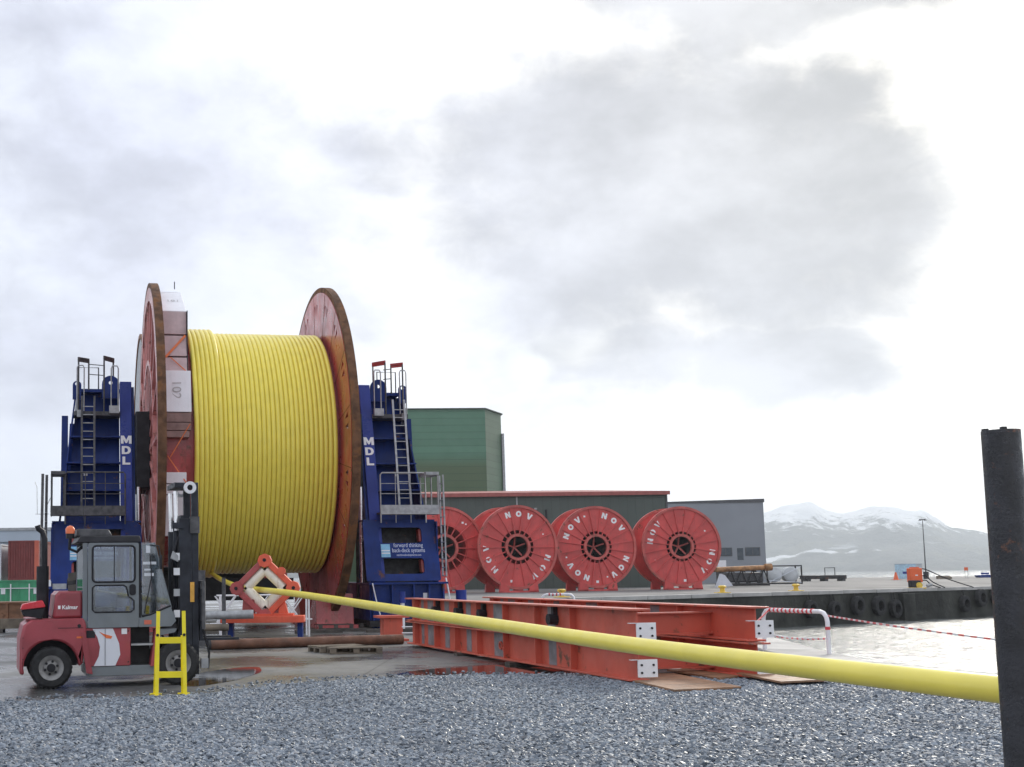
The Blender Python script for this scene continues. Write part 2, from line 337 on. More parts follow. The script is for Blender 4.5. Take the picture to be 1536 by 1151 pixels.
# ------------------------------------------------------------------ mesh helpers
def basis(d):
    d = Vector(d).normalized()
    u = d.cross(Vector((0, 0, 1)))
    if u.length < 1e-4: u = Vector((1, 0, 0))
    u.normalize(); return u, d.cross(u).normalized()
class MB:
    def __init__(s, X=None): s.v = []; s.f = []; s.mi = []; s.X = X or Matrix(); s.cur = 0
    def add(s, vs, fs):
        o = len(s.v); s.v += [s.X @ Vector(p) for p in vs]; s.f += [tuple(o + i for i in f) for f in fs]; s.mi += [s.cur] * len(fs); return s
    def box(s, x0, x1, y0, y1, z0, z1):
        return s.add([(x0, y0, z0), (x1, y0, z0), (x1, y1, z0), (x0, y1, z0), (x0, y0, z1), (x1, y0, z1), (x1, y1, z1), (x0, y1, z1)],
                     [(0, 3, 2, 1), (4, 5, 6, 7), (0, 1, 5, 4), (1, 2, 6, 5), (2, 3, 7, 6), (3, 0, 4, 7)])
    def hexa(s, p): return s.add(p, [(0, 3, 2, 1), (4, 5, 6, 7), (0, 1, 5, 4), (1, 2, 6, 5), (2, 3, 7, 6), (3, 0, 4, 7)])
    def bar(s, p0, p1, w, h, up=(0, 0, 1)):
        p0, p1 = Vector(p0), Vector(p1); d = (p1 - p0).normalized(); up = Vector(up)
        a = d.cross(up)
        if a.length < 1e-4: a = d.cross(Vector((1, 0, 0)))
        a.normalize(); b = a.cross(d).normalized(); a *= w / 2; b *= h / 2
        return s.hexa([p0 - a - b, p0 + a - b, p0 + a + b, p0 - a + b, p1 - a - b, p1 + a - b, p1 + a + b, p1 - a + b])
    def cyl(s, p0, p1, r0, r1=None, n=12, cap=True):
        r1 = r0 if r1 is None else r1; p0, p1 = Vector(p0), Vector(p1); a, b = basis(p1 - p0)
        vs = []
        for p, r in ((p0, r0), (p1, r1)):
            for i in range(n):
                t = 2 * math.pi * i / n; vs.append(p + a * (r * math.cos(t)) + b * (r * math.sin(t)))
        fs = [(i, (i + 1) % n, n + (i + 1) % n, n + i) for i in range(n)]
        if cap: fs += [tuple(range(n - 1, -1, -1)), tuple(range(n, 2 * n))]
        return s.add(vs, fs)
    def tube(s, pts, r, n=8, closed=False):
        pts = [Vector(p) for p in pts]; m = len(pts); vs = []; a = None
        for i, p in enumerate(pts):
            d = (pts[(i + 1) % m] - pts[i - 1]) if closed else (pts[min(i + 1, m - 1)] - pts[max(i - 1, 0)])
            d.normalize()
            if a is None: a, _ = basis(d)
            a = (a - d * a.dot(d)).normalized(); b = d.cross(a)
            for k in range(n):
                t = 2 * math.pi * k / n; vs.append(p + a * (r * math.cos(t)) + b * (r * math.sin(t)))
        fs = []
        for i in range(m if closed else m - 1):
            j = (i + 1) % m
            for k in range(n): fs.append((i * n + k, i * n + (k + 1) % n, j * n + (k + 1) % n, j * n + k))
        if not closed: fs += [tuple(range(n - 1, -1, -1)), tuple(range((m - 1) * n, m * n))]
        return s.add(vs, fs)
    def lathe(s, prof, c=(0, 0, 0), axis='X', n=48, closed=True):
        # prof: (along axis, radius) loop
        vs = []; m = len(prof)
        for i in range(n):
            t = 2 * math.pi * i / n; ct, st = math.cos(t), math.sin(t)
            for (h, r) in prof:
                q = (h, r * ct, r * st) if axis == 'X' else ((r * ct, h, r * st) if axis == 'Y' else (r * ct, r * st, h))
                vs.append((q[0] + c[0], q[1] + c[1], q[2] + c[2]))
        fs = []
        for i in range(n):
            j = (i + 1) % n
            for k in range(m if closed else m - 1):
                l = (k + 1) % m; fs.append((i * m + k, i * m + l, j * m + l, j * m + k))
        return s.add(vs, fs)
    def prism(s, poly, h0, h1, axis='Y', holes=()):
        # poly in the plane across axis; for Y: (x,z), X: (y,z), Z: (x,y)
        def P(q, h): return (q[0], h, q[1]) if axis == 'Y' else ((h, q[0], q[1]) if axis == 'X' else (q[0], q[1], h))
        loops = [list(poly)] + [list(h) for h in holes]
        tri = tessellate_polygon([[Vector((a, b, 0)) for a, b in L] for L in loops])
        flat = [q for L in loops for q in L]; n = len(flat)
        vs = [P(q, h0) for q in flat] + [P(q, h1) for q in flat]
        fs = [tuple(t) for t in tri] + [tuple(i + n for i in reversed(t)) for t in tri]
        o = 0
        for L in loops:
            m = len(L)
            for i in range(m): fs.append((o + i, o + (i + 1) % m, n + o + (i + 1) % m, n + o + i))
            o += m
        return s.add(vs, fs)
    def mesh(s, name, mats, bevel=0., smooth=True, fix=True):
        me = bpy.data.meshes.new(name); me.from_pydata([tuple(p) for p in s.v], [], s.f)
        for m in (mats if isinstance(mats, (list, tuple)) else [mats]): me.materials.append(m)
        if any(s.mi): me.polygons.foreach_set('material_index', s.mi)
        if fix:
            bm = bmesh.new(); bm.from_mesh(me); bmesh.ops.recalc_face_normals(bm, faces=bm.faces)
            bm.to_mesh(me); bm.free()
        if smooth:
            me.polygons.foreach_set('use_smooth', [True] * len(me.polygons)); me.set_sharp_from_angle(angle=R(38))
        me.update(); return me
    def build(s, name, mats, parent=None, bevel=0., smooth=True, label=None):
        o = bpy.data.objects.new(name, s.mesh(name, mats, smooth=smooth)); col.objects.link(o)
        if parent: o.parent = parent
        if bevel:
            b = o.modifiers.new('bevel', 'BEVEL'); b.width = bevel; b.segments = 2; b.limit_method = 'ANGLE'; b.angle_limit = R(50)
        if label: o['label'] = label
        return o
def tag(o, label, cat, group=None):
    o['label'] = label; o['category'] = cat
    if group: o['group'] = group
    return o
def thing(name, label, cat, loc=(0, 0, 0), rz=0, group=None):
    o = bpy.data.objects.new(name, None); col.objects.link(o); o.empty_display_size = .3
    o.location = loc; o.rotation_euler = (0, 0, rz); return tag(o, label, cat, group)
def struct(o): o['kind'] = 'structure'; return o
def inst(src, name, parent, loc=(0, 0, 0), rot=(0, 0, 0)):
    o = src.copy(); o.name = name; col.objects.link(o); o.parent = parent; o.location = loc; o.rotation_euler = rot; return o
_txt = {}
def text_mesh(s, size, mat_, extrude=.004, offset=.0, sx=1.0):
    key = (s, size, mat_.name, extrude, offset, sx)
    if key in _txt: return _txt[key]
    c = bpy.data.curves.new('txt', 'FONT'); c.body = s; c.size = size; c.extrude = extrude; c.offset = offset
    c.align_x = 'CENTER'; c.align_y = 'CENTER'; c.resolution_u = 3
    o = bpy.data.objects.new('txt', c); col.objects.link(o)
    dg = bpy.context.evaluated_depsgraph_get(); me = bpy.data.meshes.new_from_object(o.evaluated_get(dg))
    bpy.data.objects.remove(o); bpy.data.curves.remove(c)
    xs = [v.co.x for v in me.vertices]; ys = [v.co.y for v in me.vertices]
    cx, cy = (min(xs) + max(xs)) / 2, (min(ys) + max(ys)) / 2
    for v in me.vertices: v.co.x = (v.co.x - cx) * sx; v.co.y -= cy
    me.materials.clear(); me.materials.append(mat_); me.name = 'lettering'; _txt[key] = me; return me
def text(name, s, size, m, parent, loc, rot=(R(90), 0, 0), **kw):
    o = bpy.data.objects.new(name, text_mesh(s, size, M[m], **kw)); col.objects.link(o); o.parent = parent
    o.location = loc; o.rotation_mode = 'XYZ'; o.rotation_euler = rot; return o
GLY = {'N': ([(0, 0), (0, 1), (.30, 1), (.62, .45), (.62, 1), (.92, 1), (.92, 0), (.62, 0), (.30, .55), (.30, 0)], []),
       'M': ([(0, 0), (0, 1), (.32, 1), (.56, .48), (.80, 1), (1.12, 1), (1.12, 0), (.84, 0), (.84, .52), (.64, .08), (.48, .08), (.28, .52), (.28, 0)], []),
       'D': ([(0, 0), (0, 1), (.50, 1), (.74, .93), (.90, .75), (.95, .5), (.90, .25), (.74, .07), (.50, 0)], [[(.29, .22), (.46, .22), (.60, .30), (.66, .5), (.60, .70), (.46, .78), (.29, .78)]]),
       'L': ([(0, 0), (0, 1), (.29, 1), (.29, .24), (.82, .24), (.82, 0)], []),
       'V': ([(0, 1), (.31, 1), (.50, .38), (.69, 1), (1.0, 1), (.66, 0), (.34, 0)], []),
       'O': ([(.5 + .5 * math.cos(2 * math.pi * i / 20), .5 + .5 * math.sin(2 * math.pi * i / 20)) for i in range(20)], [[(.5 + .2 * math.cos(2 * math.pi * i / 14), .5 + .22 * math.sin(2 * math.pi * i / 14)) for i in range(14)]])}
_gl = {}
def block_letter(ch, h, parent, loc, rot, sx=1.0):
    if (ch, h, sx) not in _gl:
        o_, hs = GLY[ch]; wd = max(a for a, b in o_); fx = lambda L: [((a - wd / 2) * h * sx, (b - .5) * h) for a, b in L]
        _gl[(ch, h, sx)] = MB().prism(fx(o_), -.006, .006, 'Z', [fx(q) for q in hs]).mesh('letter', M['letter'], smooth=False)
    o = bpy.data.objects.new('letter', _gl[(ch, h, sx)]); col.objects.link(o); o.parent = parent; o.location = loc; o.rotation_euler = rot; return o
def rrect(x0, x1, z0, z1, r, n=5):
    p = []
    for cx, cz, a in ((x1 - r, z0 + r, -90), (x1 - r, z1 - r, 0), (x0 + r, z1 - r, 90), (x0 + r, z0 + r, 180)):
        for i in range(n + 1):
            t = R(a + 90 * i / n); p.append((cx + r * math.cos(t), cz + r * math.sin(t)))
    return p
def circ(r, n=48, c=(0, 0)): return [(c[0] + r * math.cos(2 * math.pi * i / n), c[1] + r * math.sin(2 * math.pi * i / n)) for i in range(n)]
def catmull(pts, k=8):
    P = [Vector(p) for p in pts]; out = []
    for i in range(len(P) - 1):
        p0, p1, p2, p3 = P[max(i - 1, 0)], P[i], P[i + 1], P[min(i + 2, len(P) - 1)]
        for j in range(k):
            t = j / k
            out.append(.5 * ((2 * p1) + (p2 - p0) * t + (2 * p0 - 5 * p1 + 4 * p2 - p3) * t * t + (3 * p1 - p0 - 3 * p2 + p3) * t ** 3))
    out.append(P[-1]); return out

# ================================================================== SETTING
SEA = -2.8
import numpy as np
WX0, WX1, WY0, WY1 = 9.0, 76.0, 14.0, 126.0
wm = MB(); ox = [-6000, WX0, WX1, 9500]; oy = [-300, WY0, WY1, 7000]
for a in range(3):
    for b in range(3):
        if (a, b) != (1, 1): wm.add([(ox[a], oy[b], SEA), (ox[a + 1], oy[b], SEA), (ox[a + 1], oy[b + 1], SEA), (ox[a], oy[b + 1], SEA)], [(0, 1, 2, 3)])
struct(wm.build('water', M['water'], smooth=False))
def waves():
    nx, ny = 330, 620
    X, Y = np.meshgrid(np.linspace(WX0, WX1, nx), WY0 + (WY1 - WY0) * np.linspace(0, 1, ny) ** 1.25)
    rg = np.random.default_rng(4); Z = np.zeros_like(X)
    for k in range(46):
        lam = .55 * 1.062 ** k; th = rg.normal(-1.9, .65); kx, ky = np.cos(th) * 2 * np.pi / lam, np.sin(th) * 2 * np.pi / lam
        ph = rg.uniform(0, 6.28); arg = kx * X + ky * Y + ph + .6 * np.sin(.11 * X + .07 * Y + ph)
        Z += .0042 * lam ** .85 * (np.sin(arg) + .3 * np.sin(2 * arg))
    gust = .75 + .35 * np.sin(.13 * X + .21 * Y) * np.sin(.17 * Y - .05 * X + 1)
    ed = np.minimum(1, np.minimum(np.minimum(X - WX0, WX1 - X), np.minimum(Y - WY0, WY1 - Y)) / 2)
    Z = SEA + Z * gust * ed * .55
    me = bpy.data.meshes.new('water'); n = nx * ny; me.vertices.add(n)
    me.vertices.foreach_set('co', np.stack([X, Y, Z], -1).ravel())
    I = (np.arange(ny - 1)[:, None] * nx + np.arange(nx - 1)[None]).ravel()
    q = np.stack([I, I + 1, I + nx + 1, I + nx], -1).ravel(); m = len(I)
    me.loops.add(4 * m); me.loops.foreach_set('vertex_index', q); me.polygons.add(m)
    me.polygons.foreach_set('loop_start', np.arange(m) * 4)
    me.polygons.foreach_set('use_smooth', np.ones(m, dtype=bool)); me.update(calc_edges=True)
    me.materials.append(M['water']); o = bpy.data.objects.new('water', me); col.objects.link(o); struct(o)
waves()
land = [(-400, -80), (11.7, -80), (11.7, 18), (11.4, 21), (10.9, 23), (11.6, 27), (12.6, 32), (13.2, 50), (14, 82.6), (18.5, 85.6), (69.4, 120),
        (200, 208), (262, 290), (95, 290), (82, 560), (-400, 560)]
def sheet(name, poly, z, m):
    tri = tessellate_polygon([[Vector((x, y, 0)) for x, y in poly]])
    mb = MB(); mb.add([(x, y, z) for x, y in poly], [tuple(t) for t in tri])
    o = mb.build(name, M[m], smooth=False)
    return struct(o)
g = sheet('ground', land, 0, 'ground')
# make sure the sheets face up
def face_up(o):
    bm = bmesh.new(); bm.from_mesh(o.data)
    for f in bm.faces:
        if f.normal.z < 0: f.normal_flip()
    bm.to_mesh(o.data); bm.free()
face_up(g)
wall = MB()
for i in range(len(land)):
    a, b = land[i], land[(i + 1) % len(land)]
    wall.add([(a[0], a[1], -4), (b[0], b[1], -4), (b[0], b[1], -.001), (a[0], a[1], -.001)], [(0, 1, 2, 3)])
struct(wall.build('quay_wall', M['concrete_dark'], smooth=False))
deck = sheet('pier_deck', [(14.05, 82.75), (18.5, 85.75), (69.3, 120.1), (199.5, 208), (261, 289.5), (95.3, 289.5), (80, 289.5), (10, 140), (5, 100)], .006, 'deck'); face_up(deck)

# pier front coping: concrete blocks butted along the edge
E = Vector((.8285, .56, 0)); E.normalize(); EN = Vector((-E.y, E.x, 0))
P0 = Vector((18.5, 85.6, 0))
cope = thing('pier_coping', 'pale concrete coping blocks capping the dark pier wall across the water', 'coping', P0, math.atan2(E.y, E.x))
cb = MB().box(0, 4.94, -.12, .55, -.24, .07).build('coping_block', M['concrete'], cope, bevel=.03)
for k in range(1, 13): inst(cb, 'coping_block', cope, (k * 5.0, random.uniform(-.02, .02), random.uniform(-.012, .012)))
# protruding concrete pillars in the wall face
pil = thing('pier_pillar', 'pale stained concrete buttress block on the far pier wall', 'buttress', P0 + E * 43.5, math.atan2(E.y, E.x))
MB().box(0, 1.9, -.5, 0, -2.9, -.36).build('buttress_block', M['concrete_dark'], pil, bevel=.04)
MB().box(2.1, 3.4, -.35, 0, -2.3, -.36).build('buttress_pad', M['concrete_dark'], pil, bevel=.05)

# our own quay edge
edge = thing('quay_coping', 'pale concrete quay edge blocks beside the water behind the white hoop barrier', 'coping')
qp = [Vector((11.55, 19.6, 0)), Vector((11.35, 21, 0)), Vector((10.9, 23, 0)), Vector((11.2, 25, 0)), Vector((11.55, 27, 0)), Vector((12.05, 29.4, 0)), Vector((12.55, 32, 0)), Vector((12.9, 40, 0)), Vector((13.15, 50, 0))]
for a, b in zip(qp, qp[1:]):
    d = (b - a).normalized(); n_ = Vector((-d.y, d.x, 0)); q = [a + d * .03, b - d * .03]
    MB().hexa([q[0] + Vector((.06, 0, -.6)), q[1] + Vector((.06, 0, -.6)), q[1] + n_ * 1.1 + Vector((0, 0, -.6)), q[0] + n_ * 1.1 + Vector((0, 0, -.6)),
               q[0] + Vector((.06, 0, .06)), q[1] + Vector((.06, 0, .06)), q[1] + n_ * 1.1 + Vector((0, 0, .055)), q[0] + n_ * 1.1 + Vector((0, 0, .055))]).build('coping_block', M['concrete'], edge, bevel=.03)

# gravel
gp = [(-7.5, 8), (-7.5, 17.1), (-4.0, 17.7), (-1.22, 18.5), (-.05, 20.05), (1.5, 20.9), (3.2, 21.4), (5.0, 21.4), (6.6, 20.6), (8.2, 19.9), (9.6, 20.4), (10.3, 21.0), (10.5, 17), (11.4, 12), (11.4, 8)]
# gently wobbling margin
gp2 = []
for i in range(len(gp)):
    a, b = gp[i], gp[(i + 1) % len(gp)]
    L = math.hypot(b[0] - a[0], b[1] - a[1]); n_ = max(1, int(L / .25)) if i < 13 else 1
    for k in range(n_):
        t = k / n_; gp2.append((a[0] + (b[0] - a[0]) * t + random.uniform(-.05, .05), a[1] + (b[1] - a[1]) * t + random.uniform(-.07, .07)))
gb = sheet('gravel_bed', gp2, .012, 'gravel_base'); face_up(gb)
gr = gb.copy(); gr.data = gb.data.copy(); gr.name = 'gravel'; col.objects.link(gr)
del gr['kind']; gr['kind'] = 'stuff'; gr['label'] = 'loose blue grey crushed stone gravel covering the foreground'; gr['category'] = 'gravel'
ng = bpy.data.node_groups.new('gravel scatter', 'GeometryNodeTree')
ng.interface.new_socket('Geometry', in_out='INPUT', socket_type='NodeSocketGeometry')
ng.interface.new_socket('Geometry', in_out='OUTPUT', socket_type='NodeSocketGeometry')
gn = NT(ng); gi = gn.n('NodeGroupInput'); go = gn.n('NodeGroupOutput')
dist = gn.n('GeometryNodeDistributePointsOnFaces'); dist.inputs['Density'].default_value = 1500; gn.l(gi.outputs[0], dist.inputs['Mesh'])
join = gn.n('GeometryNodeJoinGeometry')
for k in range(4):
    ico = gn.n('GeometryNodeMeshIcoSphere'); ico.inputs['Radius'].default_value = 1; ico.inputs['Subdivisions'].default_value = 1
    sp = gn.n('GeometryNodeSetPosition'); gn.l(ico.outputs['Mesh'], sp.inputs['Geometry'])
    rv = gn.n('FunctionNodeRandomValue', data_type='FLOAT_VECTOR'); rv.inputs[0].default_value = (-.42, -.42, -.42); rv.inputs[1].default_value = (.42, .42, .42); rv.inputs['Seed'].default_value = k * 7 + 3
    gn.l(rv.outputs[0], sp.inputs['Offset'])
    tf = gn.n('GeometryNodeTransform'); gn.l(sp.outputs[0], tf.inputs['Geometry']); tf.inputs['Scale'].default_value = [(1, .75, .55), (1.1, .7, .7), (.9, .8, .5), (1.2, .6, .6)][k]
    ti = gn.n('GeometryNodeGeometryToInstance'); gn.l(tf.outputs[0], ti.inputs[0]); gn.l(ti.outputs[0], join.inputs[0])
iop = gn.n('GeometryNodeInstanceOnPoints'); gn.l(dist.outputs['Points'], iop.inputs['Points']); gn.l(join.outputs[0], iop.inputs['Instance'])
iop.inputs['Pick Instance'].default_value = True
rr = gn.n('FunctionNodeRandomValue', data_type='FLOAT_VECTOR'); rr.inputs[0].default_value = (-.5, -.5, 0); rr.inputs[1].default_value = (.5, .5, 6.28)
gn.l(rr.outputs[0], iop.inputs['Rotation'])
rs = gn.n('FunctionNodeRandomValue', data_type='FLOAT'); rs.inputs[2].default_value = .35; rs.inputs[3].default_value = 1.0; rs.inputs['Seed'].default_value = 5
pw = gn.n('ShaderNodeMath', operation='POWER'); gn.l(rs.outputs[1], pw.inputs[0]); pw.inputs[1].default_value = 1.7
ml = gn.n('ShaderNodeMath', operation='MULTIPLY'); gn.l(pw.outputs[0], ml.inputs[0]); ml.inputs[1].default_value = .041
gn.l(ml.outputs[0], iop.inputs['Scale'])
gi_d = ng.interface.new_socket('Density', in_out='INPUT', socket_type='NodeSocketFloat'); gn.l(gi.outputs['Density'], dist.inputs['Density'])
ro = gn.n('FunctionNodeRandomValue', data_type='FLOAT_VECTOR'); ro.inputs[0].default_value = (0, 0, .0); ro.inputs[1].default_value = (0, 0, .03); ro.inputs['Seed'].default_value = 9
spp = gn.n('GeometryNodeSetPosition'); gn.l(iop.outputs[0], spp.inputs[0]); gn.l(ro.outputs[0], spp.inputs['Offset'])
sm = gn.n('GeometryNodeSetMaterial'); sm.inputs['Material'].default_value = M['stone']; gn.l(spp.outputs[0], sm.inputs[0]); gn.l(sm.outputs[0], go.inputs[0])
md = gr.modifiers.new('scatter', 'NODES'); md.node_group = ng; md[gi_d.identifier] = 1700.0
st_ = sheet('stray_gravel', [(-7, 17.0), (-4, 17.5), (-1.2, 18.3), (0, 19.8), (1.5, 20.7), (3.2, 21.2), (5, 21.2), (5, 22.2), (3, 22.3), (1.2, 21.9), (-.4, 21.0), (-1.5, 19.4), (-4, 18.6), (-7, 18.0)], .003, 'ground'); face_up(st_)
del st_['kind']; st_['kind'] = 'stuff'; st_['label'] = 'stray gravel stones scattered over the concrete beside the gravel'; st_['category'] = 'gravel'
md = st_.modifiers.new('scatter', 'NODES'); md.node_group = ng; md[gi_d.identifier] = 70.0

# puddles
def puddle(pts, seed):
    rnd = random.Random(seed); c = catmull([(x, y, 0) for x, y in pts + [pts[0]]], 6)[:-1]
    o = sheet('puddle', [(p.x + rnd.uniform(-.03, .03), p.y + rnd.uniform(-.03, .03)) for p in c], .005, 'puddle'); face_up(o)
puddle([(1.95, 22.1), (2.6, 23.2), (3.6, 23.8), (4.55, 24.3), (5.0, 22.6), (4.6, 22.0), (3.4, 21.9)], 1)
puddle([(-1.9, 22.0), (-1.2, 23.8), (-.5, 24.4), (-.45, 22.9), (-1.0, 20.9), (-1.6, 20.3)], 2)

# mountains across the fjord
from mathutils import noise as mnoise
ridge_px = [(-1400, 830), (-600, 835), (0, 845), (500, 838), (900, 815), (1060, 790), (1145, 772), (1175, 760), (1200, 757), (1215, 753), (1235, 765), (1258, 770), (1278, 767), (1300, 764), (1325, 762), (1350, 765),
            (1385, 772), (1405, 781), (1420, 792), (1450, 795), (1485, 803), (1530, 815), (1700, 812), (2300, 800), (3000, 820)]
def ridge_h(u):
    for (a, b), (c_, d) in zip(ridge_px, ridge_px[1:]):
        if a <= u <= c_:
            v = b + (d - b) * (u - a) / (c_ - a); return (870.2 - .012 * u - v + .9) / 1850
    return .02
mm = MB(); NU, NV = 420, 44
for j in range(NV + 1):
    q = j / NV
    for i in range(NU + 1):
        u = -900 + 3200 * i / NU; m_ = (u - 420) / 1850
        shore = 4100 + 350 * mnoise.noise(Vector((u * .004, 3, 0)))
        Y = shore + q * 2400
        t = q / .75
        prof = (t ** .8) * (1 - .25 * math.sin(min(t, 1) * math.pi) * .6) if t < 1 else 1 - (t - 1) * 1.6
        X = m_ * Y
        nz = mnoise.fractal(Vector((X * .0011, Y * .0016, 1.3)), 1.0, 2.1, 6)
        # the crest line carries only fine relief so that its outline stays that of the photographed ridge
        amp = (1 - math.exp(-q * 6)) * (0.34 if t < .8 else .09)
        h = ridge_h(u) * (shore + .75 * 2400) * (prof + amp * nz)
        h += 16 * mnoise.fractal(Vector((X * .012, Y * .012, 7)), .9, 2, 4) * min(1, q * 6)
        mm.v.append(Vector((X, Y, SEA - 2 + max(h, -1) + (2.2 if j else 0))))
for j in range(NV):
    for i in range(NU):
        a = j * (NU + 1) + i; mm.f.append((a, a + 1, a + NU + 2, a + NU + 1)); mm.mi.append(0)
mo = mm.build('mountains', M['mountain']); struct(mo); face_up(mo)

# air
hz = MB().box(-6100, 9600, -310, 7100, -6, 520).build('haze', [], smooth=False)
hm = bpy.data.materials.new('thin haze'); hm.use_nodes = True; hm.node_tree.nodes.clear(); t = NT(hm.node_tree)
pv = t.n('ShaderNodeVolumePrincipled'); pv.inputs['Color'].default_value = (.84, .92, 1.0, 1); pv.inputs['Density'].default_value = 1.4e-4; pv.inputs['Anisotropy'].default_value = .42
oo = t.n('ShaderNodeOutputMaterial'); t.l(pv.outputs[0], oo.inputs['Volume']); hz.data.materials.append(hm); hz['kind'] = 'stuff'
hz['label'] = 'thin pale haze in the air over the fjord'

# ------------------------------------------------------------------ buildings
def building_green():
    b = thing('industrial_hall', 'tall windowless green clad hall with an olive right hand side rising behind the blue tower', 'building', (18, 185, 0))
    # local: x right, y away; main front, then side face turning away to the right
    f = [(-14, -1.5), (13.0, -.3), (16.6, 6.5), (16.6, 40), (-14, 40)]
    H = 26.6
    MB().prism([(f[0][0], f[0][1]), (f[1][0], f[1][1]), (f[1][0], 40), (-14, 40)], 0, H, 'Z').build('front_wall', M['green_wall'], b, smooth=False)
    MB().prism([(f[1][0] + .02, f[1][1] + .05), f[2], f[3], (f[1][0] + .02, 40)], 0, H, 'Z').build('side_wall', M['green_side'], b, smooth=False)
    MB().prism([(-14.2, -1.8), (13.1, -.6), (16.9, 6.4), (16.9, 40.2), (-14.2, 40.2)], H, H + .14, 'Z').build('roof', M['dkgreen_wall'], b, smooth=False)
    MB().box(16.62, 17.0, 6.3, 7.2, 2, H - 3).build('downpipe', M['galv'], b)
building_green()
def building_dark():
    b = thing('warehouse', 'long low dark green warehouse with a dull red roof edge behind the red reels', 'building', (0, 146, 0))
    x0, x1, z1 = 12, 45.6, 11.2
    MB().box(x0, x1, 0, 30, 0, z1).build('wall', M['dkgreen_wall'], b, smooth=False)
    MB().hexa([(x0 - .3, -.5, z1), (x1 + .4, -.5, z1), (x1 + .4, 30, z1), (x0 - .3, 30, z1), (x0 - .3, -.5, z1 + .12), (x1 + .4, -.5, z1 + .12), (x1 - 6, 14, z1 + 1.3), (x0 - .3, 14, z1 + 1.3)]).build('roof', M['roof_red'], b, smooth=False)
    MB().box(x0 - .3, x1 + .4, -.56, -.502, z1 - .32, z1 + .12).build('fascia', M['roof_red'], b)
    MB().box(x1 + .02, x1 + .2, -.1, .2, 0, z1 - .2).build('corner_trim', M['galv_dark'], b)
    dp = MB().box(0, .14, -.14, -.003, 0, z1 - .35).build('downpipe', M['galv'], b); dp.location = (27.9, 0, 0)
    v = MB().box(-.09, .09, -.16, -.003, z1 - 2.4, z1 - 1.3).build('vent_pipe', M['black'], b); v.location = (17.9, 0, -1.2)
    for x in (24.3, 31.4, 36.2): inst(v, 'vent_pipe', b, (x, 0, -1.0 if x < 30 else -.6))
    MB().box(30, 30.3, -.2, -.003, 9.3, 9.5).build('wall_lamp', M['galv'], b)
building_dark()
def building_grey():
    b = thing('grey_hall', 'plain grey clad hall with small dark windows right of the warehouse', 'building', (59.6, 190, 0))
    MB().box(-2, 14.75, 0, 28, 0, 12.3).build('wall', M['grey_bld'], b, smooth=False)
    MB().hexa([(-2.1, -.12, 12.3), (14.9, -.12, 12.3), (14.9, 28.1, 12.3), (-2.1, 28.1, 12.3), (-2.1, -.12, 12.5), (14.9, -.12, 12.85), (14.9, 28.1, 12.85), (-2.1, 28.1, 12.5)]).build('roof_edge', M['galv_dark'], b)
    for x0, x1, z0, z1, n in ((7.7, 9.5, 4.2, 5.3, 2), (11.7, 13.8, 4.2, 5.3, 2)):
        fr = MB().box(x0 - .1, x1 + .1, -.06, -.003, z0 - .1, z1 + .1).build('window', M['galv_dark'], b)
        w = (x1 - x0) / n
        for k in range(n): MB().box(x0 + k * w + .05, x0 + (k + 1) * w - .05, -.09, -.062, z0, z1).build('pane', M['window'], fr)
    MB().box(10.4, 11.3, -.06, -.003, 3.5, 5.3).build('door', M['window'], b)
    MB().box(3.2, 4.3, -.05, -.003, 9.6, 9.7).build('vent', M['galv_dark'], b)
building_grey()
def building_left():
    b = thing('depot_building', 'long pale grey blue depot building with a dark blue band at the far left', 'building', (-25, 112, 0))
    MB().box(-40, 4.9, 0, 25, 0, 5.2).build('wall', M['grey_left'], b, smooth=False)
    MB().box(-40.2, 5.1, -.35, 25.2, 5.2, 6.2).build('fascia', M['grey_left'], b, smooth=False)
    MB().box(-40.3, 5.2, -.45, 25.3, 6.2, 6.45).build('roof_edge', M['galv'], b)
    MB().box(-40, 4.9, -.06, -.003, 3.9, 4.7).build('blue_band', M['blue_band'], b)
    MB().box(-2, 4.9, -.05, -.003, .1, 3.85).build('roller_door', M['white'], b)
building_left()
an = thing('antenna_mast', 'thin grey antenna mast rising over the depot roof at far left', 'antenna', (-22.6, 118, 0))
MB().tube([(0, 0, 6), (.2, 0, 8.8), (.6, 0, 9.6)], .04, 5).build('pole', M['galv'], an)
MB().tube([(-.9, 0, 8.0), (.4, 0, 8.0)], .03, 5).tube([(-.7, 0, 8.0), (-.75, 0, 10.6), (-.95, 0, 11.1)], .03, 5).build('crossarm', M['galv'], an)

# ================================================================== BIG REEL
TH = R(9.4); RO = Vector((-4.70, 43.38, 0)); ZC = 6.15; RR = 5.97
reel = thing('cable_reel', 'huge rust rimmed red reel wound with yellow pipe between two blue towers', 'reel', RO, TH)
def ring(name, s0, s1, r0, r1, m, parent, n=120): return MB().lathe([(s0, r0), (s1, r0), (s1, r1), (s0, r1)], (0, 0, ZC), 'X', n).build(name, M[m], parent)
WF = 6.09
ring('rim', .0, .27, RR - .16, RR, 'rust', reel)
ring('rim', WF + .02, WF + .27, RR - .18, RR, 'rust', reel)
# left flange: plate inside, outer ring face and spokes outside
ring('flange_plate', .20, .262, .9, RR - .165, 'reel_red', reel)
ring('flange_ring', .0, .19, RR - .62, RR - .165, 'reel_pink', reel)
ring('hub_ring', -.05, .19, 1.1, 1.5, 'reel_pink', reel, 60)
ring('middle_ring', .0, .17, 3.1, 3.28, 'reel_pink', reel, 80)
sp_me = None
for k in range(20):
    if sp_me is None:
        sp = MB().box(.0, .19, -.06, .06, 1.5, 3.1).box(.0, .19, -.06, .06, 3.28, RR - .62).build('spoke', M['reel_pink'], reel)
        sp.location = (0, 0, ZC); sp_me = sp
    else: inst(sp_me, 'spoke', reel, (0, 0, ZC), (R(18 * k), 0, 0))
